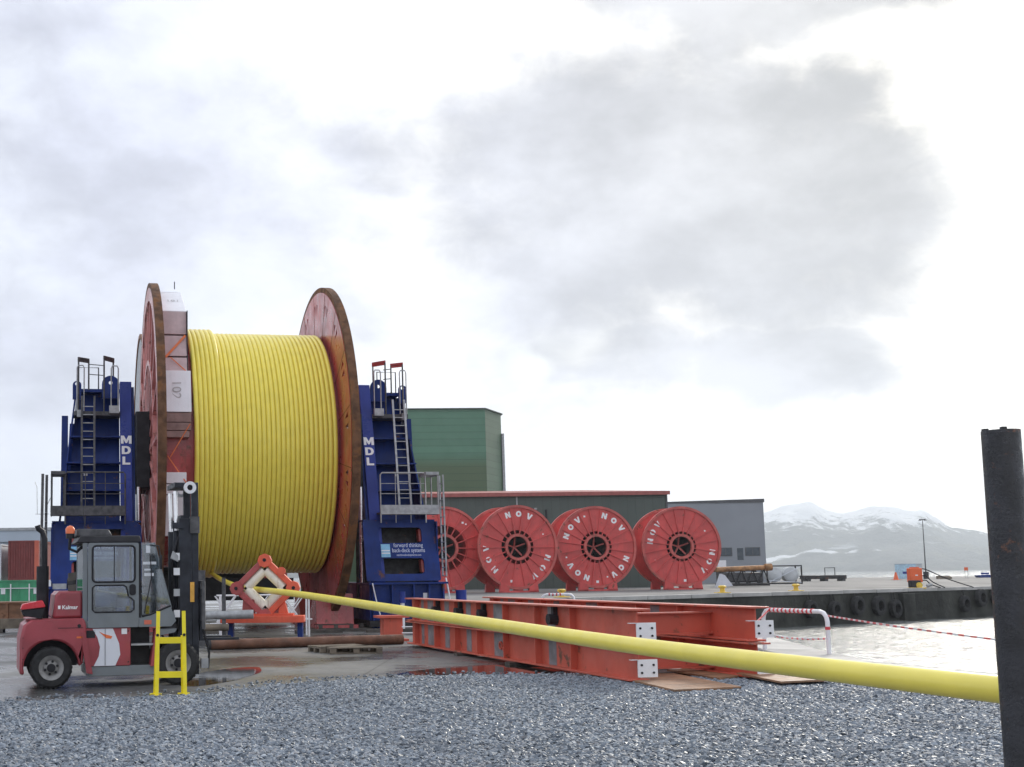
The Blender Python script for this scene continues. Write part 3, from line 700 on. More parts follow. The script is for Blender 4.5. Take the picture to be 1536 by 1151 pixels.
# right flange: solid inner plate with pairs of triangular slots
holes = []
for k in range(18):
    a = R(20 * k + 4)
    for sg in (-1, 1):
        tri = [(-.03, 4.98), (.12 * 1, 5.35), (-.06, 5.42)]
        h = []
        for (x, y) in tri:
            x = (x + .16) * sg; h.append((x * math.cos(a) - y * math.sin(a), x * math.sin(a) + y * math.cos(a)))
        holes.append(h)
fp = MB().prism(circ(RR - .182, 120), WF, WF + .05, 'X', holes)
fp.X = Matrix()
fo = fp.build('flange_plate', M['flange_gloss'], reel, smooth=False); fo.location = (0, 0, ZC)
ring('flange_ring', WF + .20, WF + .25, 4.6, RR - .182, 'reel_red', reel)
for k in range(18):
    o = inst(sp_me, 'spoke', reel, (WF + .052, 0, ZC), (R(20 * k + 14), 0, 0))
# weld seams between the plates of the right flange
sm_ = MB().box(WF - .006, WF - .001, -.012, .012, 2.2, RR - .2).build('weld_seam', M['rust'], reel); sm_.location = (0, 0, ZC)
for k in range(1, 18): inst(sm_, 'weld_seam', reel, (0, 0, ZC), (R(20 * k), 0, 0))
ring('core', .265, WF - .002, 3.2, 4.02, 'reel_red', reel, 100)
MB().cyl((-.9, 0, ZC), (.3, 0, ZC), .62, n=28).build('axle', M['dark'], reel); MB().cyl((WF + .1, 0, ZC), (WF + 1.1, 0, ZC), .62, n=28).build('axle', M['dark'], reel)
# packing boards strapped round the windings beside the left flange; (t, z) polygons
def board(poly, s0, s1, m, nm='packing_board'): return MB().prism([(a, b + ZC) for a, b in poly], s0, s1, 'X').build(nm, M[m], reel, bevel=.012)
board([(-3.42, 4.40), (-1.35, 5.50), (-1.75, 4.75), (-3.30, 3.95)], .29, 1.10, 'white_board')
board([(-1.33, 5.52), (1.3, 5.52), (1.0, 4.75), (-1.4, 4.78)], .29, 1.02, 'white_board')
board([(-3.42, 4.385), (-3.30, 3.9), (-2.9, 3.6), (-3.50, 3.60)], .29, 1.10, 'pink_board')
board([(-3.50, 3.55), (-2.9, 3.55), (-2.9, 2.85), (-3.62, 2.85)], .29, 1.10, 'pink_board')
board([(-3.62, 2.80), (-2.9, 2.80), (-2.9, 2.30), (-3.72, 2.30)], .29, 1.10, 'pink_board')
board([(-4.24, 2.26), (-3.7, 2.30), (-3.9, .90), (-4.52, .88)], .29, 1.165, 'white_board')
board([(-4.50, .86), (-3.9, .86), (-3.9, .56), (-4.47, .56)], .29, 1.15, 'brown_board')
board([(-4.47, .54), (-3.9, .54), (-3.9, .30), (-4.44, .30)], .29, 1.15, 'brown_board')
board([(-4.43, .28), (-3.9, .28), (-3.9, .08), (-4.41, .08)], .29, 1.10, 'brown_board')
board([(-4.45, -1.05), (-3.9, -1.05), (-3.9, -1.40), (-4.42, -1.40)], .29, 1.0, 'white_board')
board([(-4.42, -1.43), (-3.9, -1.43), (-3.9, -1.75), (-4.37, -1.75)], .29, 1.0, 'white_board')
board([(-4.37, -1.78), (-3.8, -1.78), (-3.3, -3.05), (-3.86, -3.05)], .29, 1.0, 'white_board')
# the same packing carries on over the far side
for k, (a0, a1) in enumerate(((100, 118), (120, 138), (140, 158), (160, 178), (190, 206), (208, 224))):
    q = [(-rr_ * math.cos(R(a)), rr_ * math.sin(R(a))) for a, rr_ in ((a0, 5.5), (a1, 5.5), (a1, 4.6), (a0, 4.6))]
    board(q, .29, 1.05, 'pink_board' if k % 2 else 'white_board')
def strap(p0, p1, m='strap_orange', w=.035): MB().bar(p0, p1, w, .012, (0, 1, 0)).build('strap', M[m], reel)
strap((.40, -3.66, ZC + 2.80), (1.06, -3.56, ZC + 3.55), w=.075); strap((.5, -4.28, ZC - .55), (1.12, -4.50, ZC + .5)); strap((.42, -4.2, ZC - .5), (1.0, -4.47, ZC - 1.4))
strap((.55, -3.73, ZC + 2.79), (1.05, -3.78, ZC + 2.33))
for s_, z_ in ((1.09, 4.75), (.86, 5.56)): MB().box(s_ - .015, s_ + .015, -1.62, -1.58, ZC + z_, ZC + z_ + .26).build('strap', M['strap_black'], reel)
MB().box(1.105, 1.135, -3.6, -3.1, ZC + 2.3, ZC + 4.38).build('edge_batten', M['strap_black'], reel)
text('pencil_mark', '102', .42, 'pencil', reel, (.70, -4.425, ZC + 1.58), (R(101), R(90), 0), extrude=.002)
text('pencil_mark', '101', .32, 'pencil', reel, (.74, -2.36, ZC + 4.985), (R(28), 0, 0), extrude=.002)

# yellow pipe: windings plus the free span that runs off towards the right foreground
pipe = thing('flexible_pipe', 'bright yellow flexible pipe wound on the big reel and running to the right foreground', 'pipe', RO, TH)
PR = .0775
rc = 4.20
def helix(s0, s1, turns, rad, a0=0, per=84):
    n = int(turns * per); pts = []
    for i in range(n + 1):
        a = a0 + 2 * math.pi * turns * i / n; pts.append((s0 + (s1 - s0) * i / n, rad * math.cos(a), ZC + rad * math.sin(a)))
    return pts
N1 = 30
MB().tube(helix(1.28, 6.0, N1, rc, 0, 96), PR, 12).build('coil', M['yellow_pipe'], pipe)
MB().tube(helix(1.24, 2.24, 6.4, rc + .135, -math.pi / 2, 96), PR, 12).build('coil', M['yellow_pipe'], pipe, label='short second layer of yellow windings beside the left flange')
Xi = (Matrix.Translation(RO) @ Matrix.Rotation(TH, 4, 'Z')).inverted()
span = [(-2.75, 44.3, 1.93), (-2.36, 42.4, 1.86), (-1.95, 40.3, 1.68), (-1.25, 37.2, 1.46), (-.50, 34, 1.395), (.45, 28.3, 1.34), (1.97, 19, 1.195), (2.65, 15.0, 1.13), (3.26, 11.08, 1.085), (3.97, 6.8, 1.085), (4.6, 3.0, 1.13), (5.2, -.6, 1.2)]
MB().tube([Xi @ p for p in catmull([Vector(p) for p in span], 10)], PR, 20).build('free_span', M['yellow_pipe'], pipe)

# reel cradle blocks
def cradle(loc, rz, label):
    c = thing('reel_cradle', label, 'cradle', loc, rz, 'red steel cradles under the big reel')
    for sg in (-1, 1):
        MB().prism([(sg * .55, 0), (sg * 2.2, 0), (sg * 2.05, 1.15), (sg * 1.6, 1.15)], -.65, .65, 'X').build('wedge_block', M['reel_red'], c, bevel=.02)
    MB().box(-.7, .7, -2.6, 2.6, -.0, .12).build('base_plate', M['reel_red'], c)
ca, sa = math.cos(TH), math.sin(TH)
def rw(s, t, z=0): return RO + Vector((s * ca - t * sa, s * sa + t * ca, z))
cradle(rw(WF + .15, 0), TH, 'red wedge shaped steel cradle under the right flange of the big reel')
cradle(rw(.13, 0), TH, 'red wedge shaped steel cradle under the left flange of the big reel behind the forklift')

# ------------------------------------------------------------------ drive towers
def tower(s0, sg, k, label, side):
    t = thing('drive_tower', label, 'tower', rw(s0, 0), TH, 'blue reel drive towers either side of the big reel')
    def q(x): return sg * x
    def T(z): return -2.8 + .25 * z            # leaning front plane
    def sl(mb, x0, x1, z0, z1, dt0, dt1):      # a slab lying in the leaning front plane
        xa, xb = sorted((q(x0), q(x1)))
        return mb.hexa([(xa, T(z0) + dt0, z0), (xb, T(z0) + dt0, z0), (xb, T(z0) + dt1, z0), (xa, T(z0) + dt1, z0),
                        (xa, T(z1) + dt0, z1), (xb, T(z1) + dt0, z1), (xb, T(z1) + dt1, z1), (xa, T(z1) + dt1, z1)])
    MB2 = MB
    sl(MB(), 0, .40, .0, 8.6, 0, .5).build('mast_beam', M['blue_light'], t, bevel=.015)
    sl(MB(), -.09, .0, .0, 8.42, .12, .6).build('guide_rail', M['blue'], t)
    wt, wb = 1.72 * k, 2.22 * k                # outer edge at the top and at the walkway
    def xo(z): return wt + (wb - wt) * (8.4 - z) / 4.2
    rec = .85
    # recessed web plate
    zs = (.3, 8.25)
    xs = [.4, .4, xo(8.25), xo(.3) - .2]
    MB().add([(q(.401), T(.3) + rec, .3), (q(xo(4.2)), T(.3) + rec, .3), (q(xo(8.25)), T(8.25) + rec, 8.25), (q(.401), T(8.25) + rec, 8.25),
              (q(.401), T(.3) + rec + .05, .3), (q(xo(4.2)), T(.3) + rec + .05, .3), (q(xo(8.25)), T(8.25) + rec + .05, 8.25), (q(.401), T(8.25) + rec + .05, 8.25)],
             [(0, 1, 2, 3), (7, 6, 5, 4), (0, 4, 5, 1), (1, 5, 6, 2), (2, 6, 7, 3), (3, 7, 4, 0)]).build('web_plate', M['blue'], t, smooth=False)
    # outer side plate, tapering upwards
    def side_plate(xoff):
        z0, z1 = 3.6, 8.25
        a, b = xo(4.2) + xoff, xo(8.25) + xoff
        return MB().hexa([(q(a), T(z0) + .25, z0), (q(a + .05), T(z0) + .25, z0), (q(a + .05), T(z0) + 1.6, z0), (q(a), T(z0) + 1.6, z0),
                          (q(b), T(z1) + .45, z1), (q(b + .05), T(z1) + .45, z1), (q(b + .05), T(z1) + 1.2, z1), (q(b), T(z1) + 1.2, z1)])
    side_plate(0).build('side_plate', M['blue'], t)
    for z in (4.72, 5.68, 6.6):
        xa, xb = sorted((q(.402), q(xo(z) - .002)))
        MB().box(xa, xb, T(z) + .16, T(z) + rec - .002, z, z + .05).build('shelf_plate', M['blue'], t)
    # rear leg of the A frame, a little lower
    MB().hexa([(q(.5), 2.2, 0), (q(2.3 * k), 2.2, 0), (q(2.3 * k), 2.7, 0), (q(.5), 2.7, 0), (q(.5), .9, 7.3), (q(1.95 * k), .9, 7.3), (q(1.95 * k), 1.5, 7.3), (q(.5), 1.5, 7.3)]).build('rear_leg', M['blue'], t)
    MB().hexa([(q(2.0 * k), -.35, 4.2), (q(2.22 * k), -.35, 4.2), (q(2.22 * k), .2, 4.2), (q(2.0 * k), .2, 4.2), (q(2.0 * k), -.1, 7.45), (q(2.2 * k), -.1, 7.45), (q(2.2 * k), .3, 7.45), (q(2.0 * k), .3, 7.45)]).build('outer_post', M['blue'], t)
    # top platform, lifting lugs and guard rails
    z = 7.5; xa, xb = sorted((q(.402), q(xo(z))))
    MB().box(xa, xb, T(z) - .05, T(z) + rec - .002, z - .14, z).build('top_platform', M['galv_dark'], t)
    cap = MB(); xa, xb = sorted((q(.402), q(wt - .05))); cap.box(xa, xb, T(8.25) + .3, T(8.25) + rec + .3, 8.252, 8.36); cap.build('top_cap', M['blue'], t)
    def lug(x, r, z):
        prof = [(x - r, z - .5), (x + r, z - .5), (x + r, z)] + [(x + r * math.cos(R(a)), z + r * math.sin(R(a))) for a in range(15, 180, 15)] + [(x - r, z)]
        return MB().prism([(q(a), b) for a, b in prof], T(8.3) + .05, T(8.3) + .13, 'Y', [[(q(x + .07 * math.cos(R(a))), z + .05 + .07 * math.sin(R(a))) for a in range(0, 360, 45)]])
    lug(.72, .30, 8.50).build('lifting_lug', M['blue'], t, smooth=False)
    lug(wt - .0, .15, 8.45).build('lifting_lug', M['blue'], t, smooth=False)
    def rail(pts, r=.025, m='galv', nm='guard_rail'): return MB().tube([(q(a), b, c) for a, b, c in pts], r, 6).build(nm, M[m], t)
    tz = T(8)
    mdl = 'galv_dark'
    x1 = wt - .05
    rail([(x1, tz - .1, 7.5), (x1, tz - .1, 9.32), (x1 - .35, tz + .2, 9.32), (x1 - .35, tz + .2, 8.3)], .03, mdl)
    rail([(x1, tz + .9, 8.0), (x1, tz + .9, 9.2), (x1 - .7, tz + .9, 9.2), (x1 - .7, tz + .9, 8.3)], .025, mdl)
    rail([(.95, tz - .0, 7.5), (.95, tz, 9.4), (.62, tz + .5, 9.4), (.62, tz + .5, 8.3)], .03, mdl)
    for zz in (8.85, 9.2): rail([(x1 - .35, tz + .2, zz), (.95, tz + .3, zz - .02)], .016, mdl)
    for a_, b_ in (((q(x1 + .02), tz - .1, 9.32), (q(x1 - .36), tz + .22, 9.32)), ((q(.96), tz, 9.40), (q(.60), tz + .5, 9.40))):
        MB().bar(a_, b_, .05, .16).build('rail_board', M['reel_red' if side == 'r' else 'galv_dark'], t)
    # loop ladders to the top
    for x in (.47, 1.5 * k):
        rail([(x, T(7.6) - .15, 7.5), (x, T(7.6) - .15, 9.0), (x + .04, T(7.6) - .15, 9.08), (x + .2, T(7.6) - .15, 9.08), (x + .24, T(7.6) - .15, 9.0), (x + .24, T(7.6) - .15, 7.5)], .022, 'galv')
    MB().box(*sorted((q(.44), q(.78))), T(7.4) - .22, T(7.4) - .05, 7.42, 7.68).build('junction_box', M['galv'], t)
    MB().box(*sorted((q(1.55 * k), q(1.72 * k))), T(7.4) - .22, T(7.4) - .05, 7.28, 7.52).build('junction_box', M['galv'], t)
    # main ladder
    lx = 1.18 * k; lw = .42
    lad = MB()
    for x in (lx, lx + lw): lad.bar((q(x), T(4.1) - .05, 4.0), (q(x), T(8.0) - .35, 8.0), .07, .05, (0, 1, 0))
    lo = lad.build('ladder', M['galv'] if side == 'r' else M['galv_dark'], t)
    rg = MB().cyl((q(lx), 0, 0), (q(lx + lw), 0, 0), .018, n=6).build('rung', M['galv'], lo)
    for i in range(13):
        z = 4.15 + i * .29; loc = (0, T(4.1) - .05 + (T(8.0) - .35 - T(4.1) + .05) * (z - 4.0) / 4.0, z)
        if i == 0: rg.location = loc
        else: inst(rg, 'rung', lo, loc)
    # walkway
    wx0, wx1, zf = .28, 2.42 * k + .05, 3.86
    y0, y1 = T(4) - .62, T(4) + .2
    xa, xb = sorted((q(wx0), q(wx1)))
    MB().box(xa, xb, y0, y1, zf, zf + .06).build('walkway_floor', M['galv_dark'], t)
    MB().box(xa, xb, y0 - .03, y0 - .002, zf - .02, zf + .30).box(*sorted((q(wx1 + .002), q(wx1 + .03))), y0 - .03, y1, zf - .02, zf + .30).build('kick_plate', M['galv'] if side == 'r' else M['galv_dark'], t)
    m_ = 'galv' if side == 'r' else 'galv_dark'
    xm = wx1 - .45
    rail([(wx0, y0, 3.55), (wx0, y0, 5.20), (wx0 + .06, y0, 5.27), (xm - .06, y0, 5.27), (xm, y0, 5.2), (xm, y0, 3.55)], .028, m_)
    for zz in (4.55, 4.90): rail([(wx0, y0, zz), (xm, y0, zz)], .014, m_)
    for i in (1, 2): rail([(wx0 + (xm - wx0) * i / 3, y0, 3.55), (wx0 + (xm - wx0) * i / 3, y0, 5.25)], .014, m_)
    for x, y in ((xm + .06, y1), (wx1, y1), (wx1, y0)): rail([(x, y, zf), (x, y, 5.2)], .026, m_)
    rail([(xm + .06, y1, 5.2), (wx1, y1, 5.2), (wx1, y0, 5.2)], .026, m_)
    MB().box(*sorted((q(xm), q(wx1 + .02))), y0 - .1, y1, 5.2, 5.3).build('rail_board', M[m_], t)
    # side ladder down to the ground
    sx = wx1 + .16; lad = MB()
    for y, ex in ((y0 - .1, .12 if side == 'l' else 0), (y0 + .32, 0)): lad.bar((q(sx + .04 + ex), y - .45 if side == 'l' else y, .1 if side == 'l' else 1.7), (q(sx + ex), y, 5.2), .09 if side == 'l' else .05, .09 if side == 'l' else .05, (1, 0, 0))
    lo = lad.build('side_ladder', M['galv_dark' if side == 'l' else 'galv'], t)
    rg = MB().cyl((q(sx), y0 - .1, 0), (q(sx), y0 + .32, 0), .018, n=6).build('rung', M['galv'], lo)
    for i in range(13):
        z = (.45 if side == 'l' else 1.72) + i * .29; loc = (q(.04) * (5.2 - z) / 5.1, (-.45 if side == 'l' else 0) * (5.2 - z) / 5.1, z)
        if z > 5.1: break
        if i == 0: rg.location = loc
        else: inst(rg, 'rung', lo, loc)
    MB().tube([(q(sx + .05), y0 - .5, .3), (q(sx + .02), y0 - .42, 1.1), (q(sx - .03), y0 - .25, 1.65)], .03, 6).build('hose', M['white'], t)
    # lower housing: leaning front panel with two long slots
    pz0, pz1 = 1.56, 3.62; pw = 2.46 * k + .02
    outer = rrect(*sorted((q(-.28), q(pw))), pz0, pz1, .06, 3)
    if side == 'l': outer = rrect(*sorted((q(-.28), q(pw))), pz0, pz1, .22, 5)
    hh = [rrect(*sorted((q(.26), q(.26 + 1.62 * k))), 2.86, 3.40, .12, 4), rrect(*sorted((q(.26), q(.26 + 1.62 * k))), 1.80, 2.34, .12, 4)]
    pan = MB().prism(outer, 0, .07, 'Y', hh).build('front_panel', M['blue'], t, smooth=False)
    sh = Matrix.Identity(4); sh[1][2] = .25; sh[1][3] = -2.8 - .12
    for v in pan.data.vertices: v.co = sh @ v.co
    def onp(x, z, off=-.006): return (q(x), -2.92 + .25 * z + off, z)
    # dark inside of the housing with red end pieces
    MB().hexa([(q(-.2), T(1.6) + .5, 1.4), (q(pw - .08), T(1.6) + .5, 1.4), (q(pw - .08), T(1.6) + .6, 1.4), (q(-.2), T(1.6) + .6, 1.4), (q(-.2), T(3.6) + .5, 3.6), (q(pw - .08), T(3.6) + .5, 3.6), (q(pw - .08), T(3.6) + .6, 3.6), (q(-.2), T(3.6) + .6, 3.6)]).build('inner_plate', M['dark'], t)
    for z0 in (2.9, 1.84):
        sl(MB(), .18 + 1.62 * k, .30 + 1.62 * k, z0, z0 + .46, -.01, .3).build('cylinder_end', M['reel_red'], t, bevel=.03)
    xa, xb = sorted((q(-.26), q(pw - .03)))
    MB().hexa([(xa, T(3.6) - .10, 3.62), (xb, T(3.6) - .10, 3.62), (xb, T(3.6) + 1.5, 3.62), (xa, T(3.6) + 1.5, 3.62), (xa, T(3.66) - .10, 3.68), (xb, T(3.66) - .10, 3.68), (xb, T(3.66) + 1.5, 3.68), (xa, T(3.66) + 1.5, 3.68)]).build('housing_top', M['blue'], t)
    MB().box(*sorted((q(pw - .06), q(pw - .02))), -2.3, 1.5, 1.2, 3.6).build('housing_side', M['blue'], t)
    # base skid with stiffeners
    MB().box(*sorted((q(-.25), q(pw + .05))), -2.75, 2.9, .25, 1.45).build('base_skid', M['blue'], t, bevel=.02)
    MB().box(*sorted((q(-.3), q(pw + .12))), -2.98, 2.95, 1.452, 1.52).build('skid_flange', M['blue'], t)
    MB().box(*sorted((q(-.3), q(pw + .12))), -2.98, 2.95, .05, .248).build('skid_foot', M['dark'], t)
    st = MB().box(-.025, .025, -2.95, -2.752, .25, 1.45).build('stiffener', M['blue'], t); st.location = (q(-.15), 0, 0)
    for x in (.5, 1.25, 1.9 * k, pw - .05): inst(st, 'stiffener', t, (q(x), 0, 0))
    MB().tube([(q(-.2), -2.98, 1.5), (q(-.13), -3.05, 1.1), (q(-.05), -3.08, .7), (q(.02), -3.1, .45)], .022, 6).build('hose', M['white'], t)
    MB().box(*sorted((q(1.72 * k), q(1.72 * k + .2))), -2.757, -2.752, .95, 1.15).build('warning_label', M['white'], t)
    # lettering down the mast beam
    for ch, z in (('M', 6.50), ('D', 6.13), ('L', 5.76)):
        block_letter(ch, .29, t, (q(.20), T(z) - .008, z), (R(90) - math.atan(.25), 0, 0), 1.12)
    # sign: pale blue square, white words
    tilt = R(90) - math.atan(.25)
    if sg > 0: xl, xt = .46, 1.27
    else: xl, xt = 1.92, 1.08
    lg = MB().box(-.16, .16, -.006, .0, -.23, .23).build('sign_square', M['blue_sign'], t); lg.location = onp(xl, 2.60, -.001); lg.rotation_euler = (-math.atan(.25), 0, 0)
    bd = MB().box(-.145, .145, -.008, -.0061, -.02, .02).build('logo_band', M['white'], lg)
    inst(bd, 'logo_band', lg, (0, 0, -.09))
    for s_, z_, hgt in (('forward thinking', 2.765, .21), ('back-deck systems', 2.59, .21), ('maritimedevelopments.com', 2.44, .105)):
        o = text('sign_text', s_, hgt, 'text_blue', t, onp(xt, z_), (tilt, 0, 0), extrude=.002, sx=.74)
    MB().box(*sorted((q(1.38 * k), q(1.5 * k))), T(5.4) + rec - .03, T(5.4) + rec - .002, 5.3, 5.42).build('warning_label', M['white'], t)
    # hub carriage between tower and reel
    xa, xb = sorted((q(-.62), q(-.10)))
    MB().box(xa, xb, -1.5, 1.5, ZC - 1.35, ZC + 1.3).build('hub_carriage', M['black'], t, bevel=.05)
    for i, y in enumerate((-1.5, -1.1, .9, 1.4)):
        MB().cyl((q(-.2 - .06 * i), y, 1.0), (q(-.2 - .06 * i), y, ZC - 1.3), .06, n=10).build('lift_cylinder', M['chrome' if i % 2 == 0 else 'dark'], t)
    return t
tower(-.58, -1, 1.09, 'blue drive tower left of the big reel, behind the forklift, lettered MDL', 'l')
tower(7.56, 1, .94, 'blue drive tower right of the big reel with slotted panel and white slogan', 'r')

# second big reel behind
def reel_behind():
    loc = (-6.62, 57.5, 0)
    r = thing('cable_reel', 'rusty grey flanged reel mostly hidden behind the big yellow wound reel', 'reel', loc, TH)
    zc, rad = 7.15, 6.0
    for s_, nm in ((0, 'flange'), (5.75, 'flange')):
        MB().lathe([(s_, rad - .2), (s_ + .3, rad - .2), (s_ + .3, rad), (s_, rad)], (0, 0, zc), 'X', 90).build('rim', M['skip'], r)
        MB().lathe([(s_ + .05, 1.0), (s_ + .2, 1.0), (s_ + .2, rad - .205), (s_ + .05, rad - .205)], (0, 0, zc), 'X', 90).build('flange_plate', M['galv'], r)
    MB().lathe([(.31, 3.0), (5.74, 3.0), (5.74, 5.72), (.31, 5.72)], (0, 0, zc), 'X', 60).build('dark_winding', M['black'], r)  # black winding, added and swelled to darken the view under the front drum
    MB().box(-.6, 6.6, -3.9, -3.5, .75, 1.7).build('added_dark_beam', M['black'], r)  # added black beam that stands in for the dark below the front drum
    for s_ in (.15, 5.9):
        for sg in (-1, 1): MB().prism([(sg * .8, 0), (sg * 3.4, 0), (sg * 3.4, 2.3), (sg * 2.2, 1.9)], s_ - .5, s_ + .5, 'X').build('cradle_block', M['reel_red'], r)
reel_behind()

# ------------------------------------------------------------------ roller guide frame
def roller_guide():
    g_ = thing('roller_guide', 'red diamond shaped roller frame with cream rollers guiding the yellow pipe', 'pipe guide', (-.45, 34, 0), R(-4))
    zc = 1.45; A, B = .80, .78
    corners = [(0, zc + B), (A, zc), (0, zc - B), (-A, zc)]
    for i in range(4):
        a, b = Vector((corners[i][0], 0, corners[i][1])), Vector((corners[(i + 1) % 4][0], 0, corners[(i + 1) % 4][1]))
        d = (b - a).normalized(); inn = (Vector((0, 0, zc)) - (a + b) / 2).normalized()
        MB().bar(a + d * .12, b - d * .12, .34, .16, inn).build('frame_bar', M['reel_red' if i in (3, 2) else 'orange_bright'], g_, bevel=.015)
        mid = (a + b) / 2 + inn * .185
        ro = MB().cyl(mid - d * .335, mid + d * .335, .138, n=20).build('roller', M['roller'], g_)
        MB().cyl(mid - d * .40, mid + d * .40, .035, n=10).build('roller_shaft', M['dark'], ro)
    for i, (x, z) in enumerate(corners):
        MB().cyl((x * .96, -.21, zc + (z - zc) * .96), (x * .96, .21, zc + (z - zc) * .96), .19, n=8).build('corner_plate', M['orange_bright' if i in (0, 1) else 'reel_red'], g_)
        MB().cyl((x * .98, -.225, zc + (z - zc) * .98), (x * .98, -.205, zc + (z - zc) * .98), .05, n=10).build('pin', M['black'], g_)
    lg = MB().cyl((.46, -.20, zc + .45), (.46, -.12, zc + .45), .12, n=14); lg.build('lifting_lug', M['orange_bright'], g_)
    for x in (-.5, .5): MB().prism([(x - .14, .72), (x + .14, .72), (x + .1 * (1 if x < 0 else -1) + .12, 1.15), (x - .1, 1.15)], -.12, .12, 'Y').build('support_bracket', M['reel_red' if x < 0 else 'orange_bright'], g_)
    MB().box(-1.2, .62 + .45, -.42, .42, .52, .70).build('base_beam', M['orange_bright'], g_, bevel=.01)
    MB().box(-.95, .78, -.3, .3, .702, .76).build('base_plate', M['orange_bright'], g_)
    for x, m in ((-.95, 'blue'), (.95, 'blue')):
        MB().box(x - .07, x + .07, -.2, .2, 0, .518).build('jack_leg', M[m], g_)
        MB().box(x - .2, x + .2, -.3, .3, 0, .04).build('jack_foot', M['dark'], g_)
roller_guide()

def trestle():
    t = thing('trestle_table', 'light white tube trestle frame standing behind the roller guide', 'trestle', (-.4, 36.6, 0), R(5))
    for y in (0, .7):
        MB().tube([(-1.5, y, 1.22), (1.3, y, 1.22)], .025, 6).tube([(-1.7, y, .38), (1.3, y, .5)], .022, 6).build('rail', M['white'], t)
        for x in (-1.2, -.2, .8):
            MB().tube([(x - .35, y, 1.2), (x + .2, y, .42)], .02, 6).tube([(x + .25, y, 1.2), (x - .3, y, .42)], .02, 6).build('brace', M['white'], t)
        for x in (-1.4, 1.2): MB().cyl((x, y, 0), (x, y, 1.22), .028, n=8).build('leg', M['white'], t)
trestle()
lf = thing('pipe_rack', 'grey steel post and horizontal tubes behind the forklift mast', 'rack', (-2.0, 32.8, 0), 0)
MB().box(.42, .52, -.05, .05, 0, 1.75).build('post', M['galv_dark'], lf)
MB().box(-.2, -.02, -.08, .08, 0, 1.95).build('post', M['galv_dark'], lf)
MB().cyl((-1.2, 0, .75), (1.25, 0, .78), .12, n=14).build('tube', M['galv'], lf)
MB().cyl((-1.2, -.1, .45), (.6, -.1, .45), .09, n=12).build('tube', M['wood'], lf)

rp = thing('rusty_pipe', 'long rusty brown steel pipe lying on the yard in front of the big reel', 'pipe', (-1.8, 30.4, .125), math.atan2(1.5, 4.85))
MB().lathe([(0, .11), (5.1, .11), (5.1, .125), (0, .125)], (0, 0, 0), 'X', 20).build('pipe_wall', M['rust_pipe'], rp)
MB().lathe([(-.02, .10), (.04, .10), (.04, .14), (-.02, .14)], (0, 0, 0), 'X', 20).build('end_ring', M['dark'], rp)

def pallet(loc, rz, m, label):
    p = thing('pallet', label, 'pallet', loc, rz, None)
    tops = []
    for i in range(5): MB().box(-.6, .6, -.4 + i * .175, -.4 + i * .175 + .1 + (.0 if i % 2 else .02), .122, .144).build('top_board', M[m], p)
    for y in (-.4, -.05, .3): MB().box(-.6, .6, y, y + .1, 0, .022).build('bottom_board', M[m], p)
    for x in (-.6, -.07, .46):
        MB().box(x, x + .14, -.4, .4, .10, .1205).build('stringer', M[m], p)
        for y in (-.4, -.05, .3): MB().box(x + .002, x + .138, y + .002, y + .098, .0225, .0995).build('block', M[m], p)
    return p
pallet((1.62, 28.55, 0), R(8), 'wood', 'grey brown wooden pallet lying in front of the rusty pipe')
pallet((1.30, 29.1, 0), R(20), 'wood', 'weathered pallet lying half behind the front wooden pallet')
pallet((1.75, 42.2, 0), R(9), 'wood_dark', 'dark wet pallet lying left of the red cradle block under the big reel')
pallet((3.2, 42.6, 0), R(5), 'wood_dark', 'dark wet pallet lying right of the red cradle block under the big reel')
bd = thing('timber_bearer', 'dark timber bearers lying on the yard between the cradle and the rusty pipe', 'timber', (1.0, 38.5, 0), R(10))
for x, y in ((-.6, 0), (.5, .6), (1.6, -.3)): MB().box(x, x + 1.5, y, y + .16, 0, .1).build('bearer', M['wood_dark'], bd)

def stub_stand():
    s = thing('pipe_stand', 'short orange red flanged stand beside the far end of the orange beams', 'stand', (2.95, 33.6, 0), R(10))
    MB().box(-.42, .42, -.3, .3, .62, .68).build('top_plate', M['orange'], s)
    MB().box(-.26, .26, -.2, .2, .06, .618).build('column', M['orange'], s)
    MB().box(-.4, .4, -.3, .3, 0, .058).build('foot_plate', M['orange'], s)
    for z in (.22, .38): MB().tube([(.2, -.32, z), (.6, -.36, z), (.62, -.2, z)], .018, 6).build('hook', M['white'], s)
stub_stand()

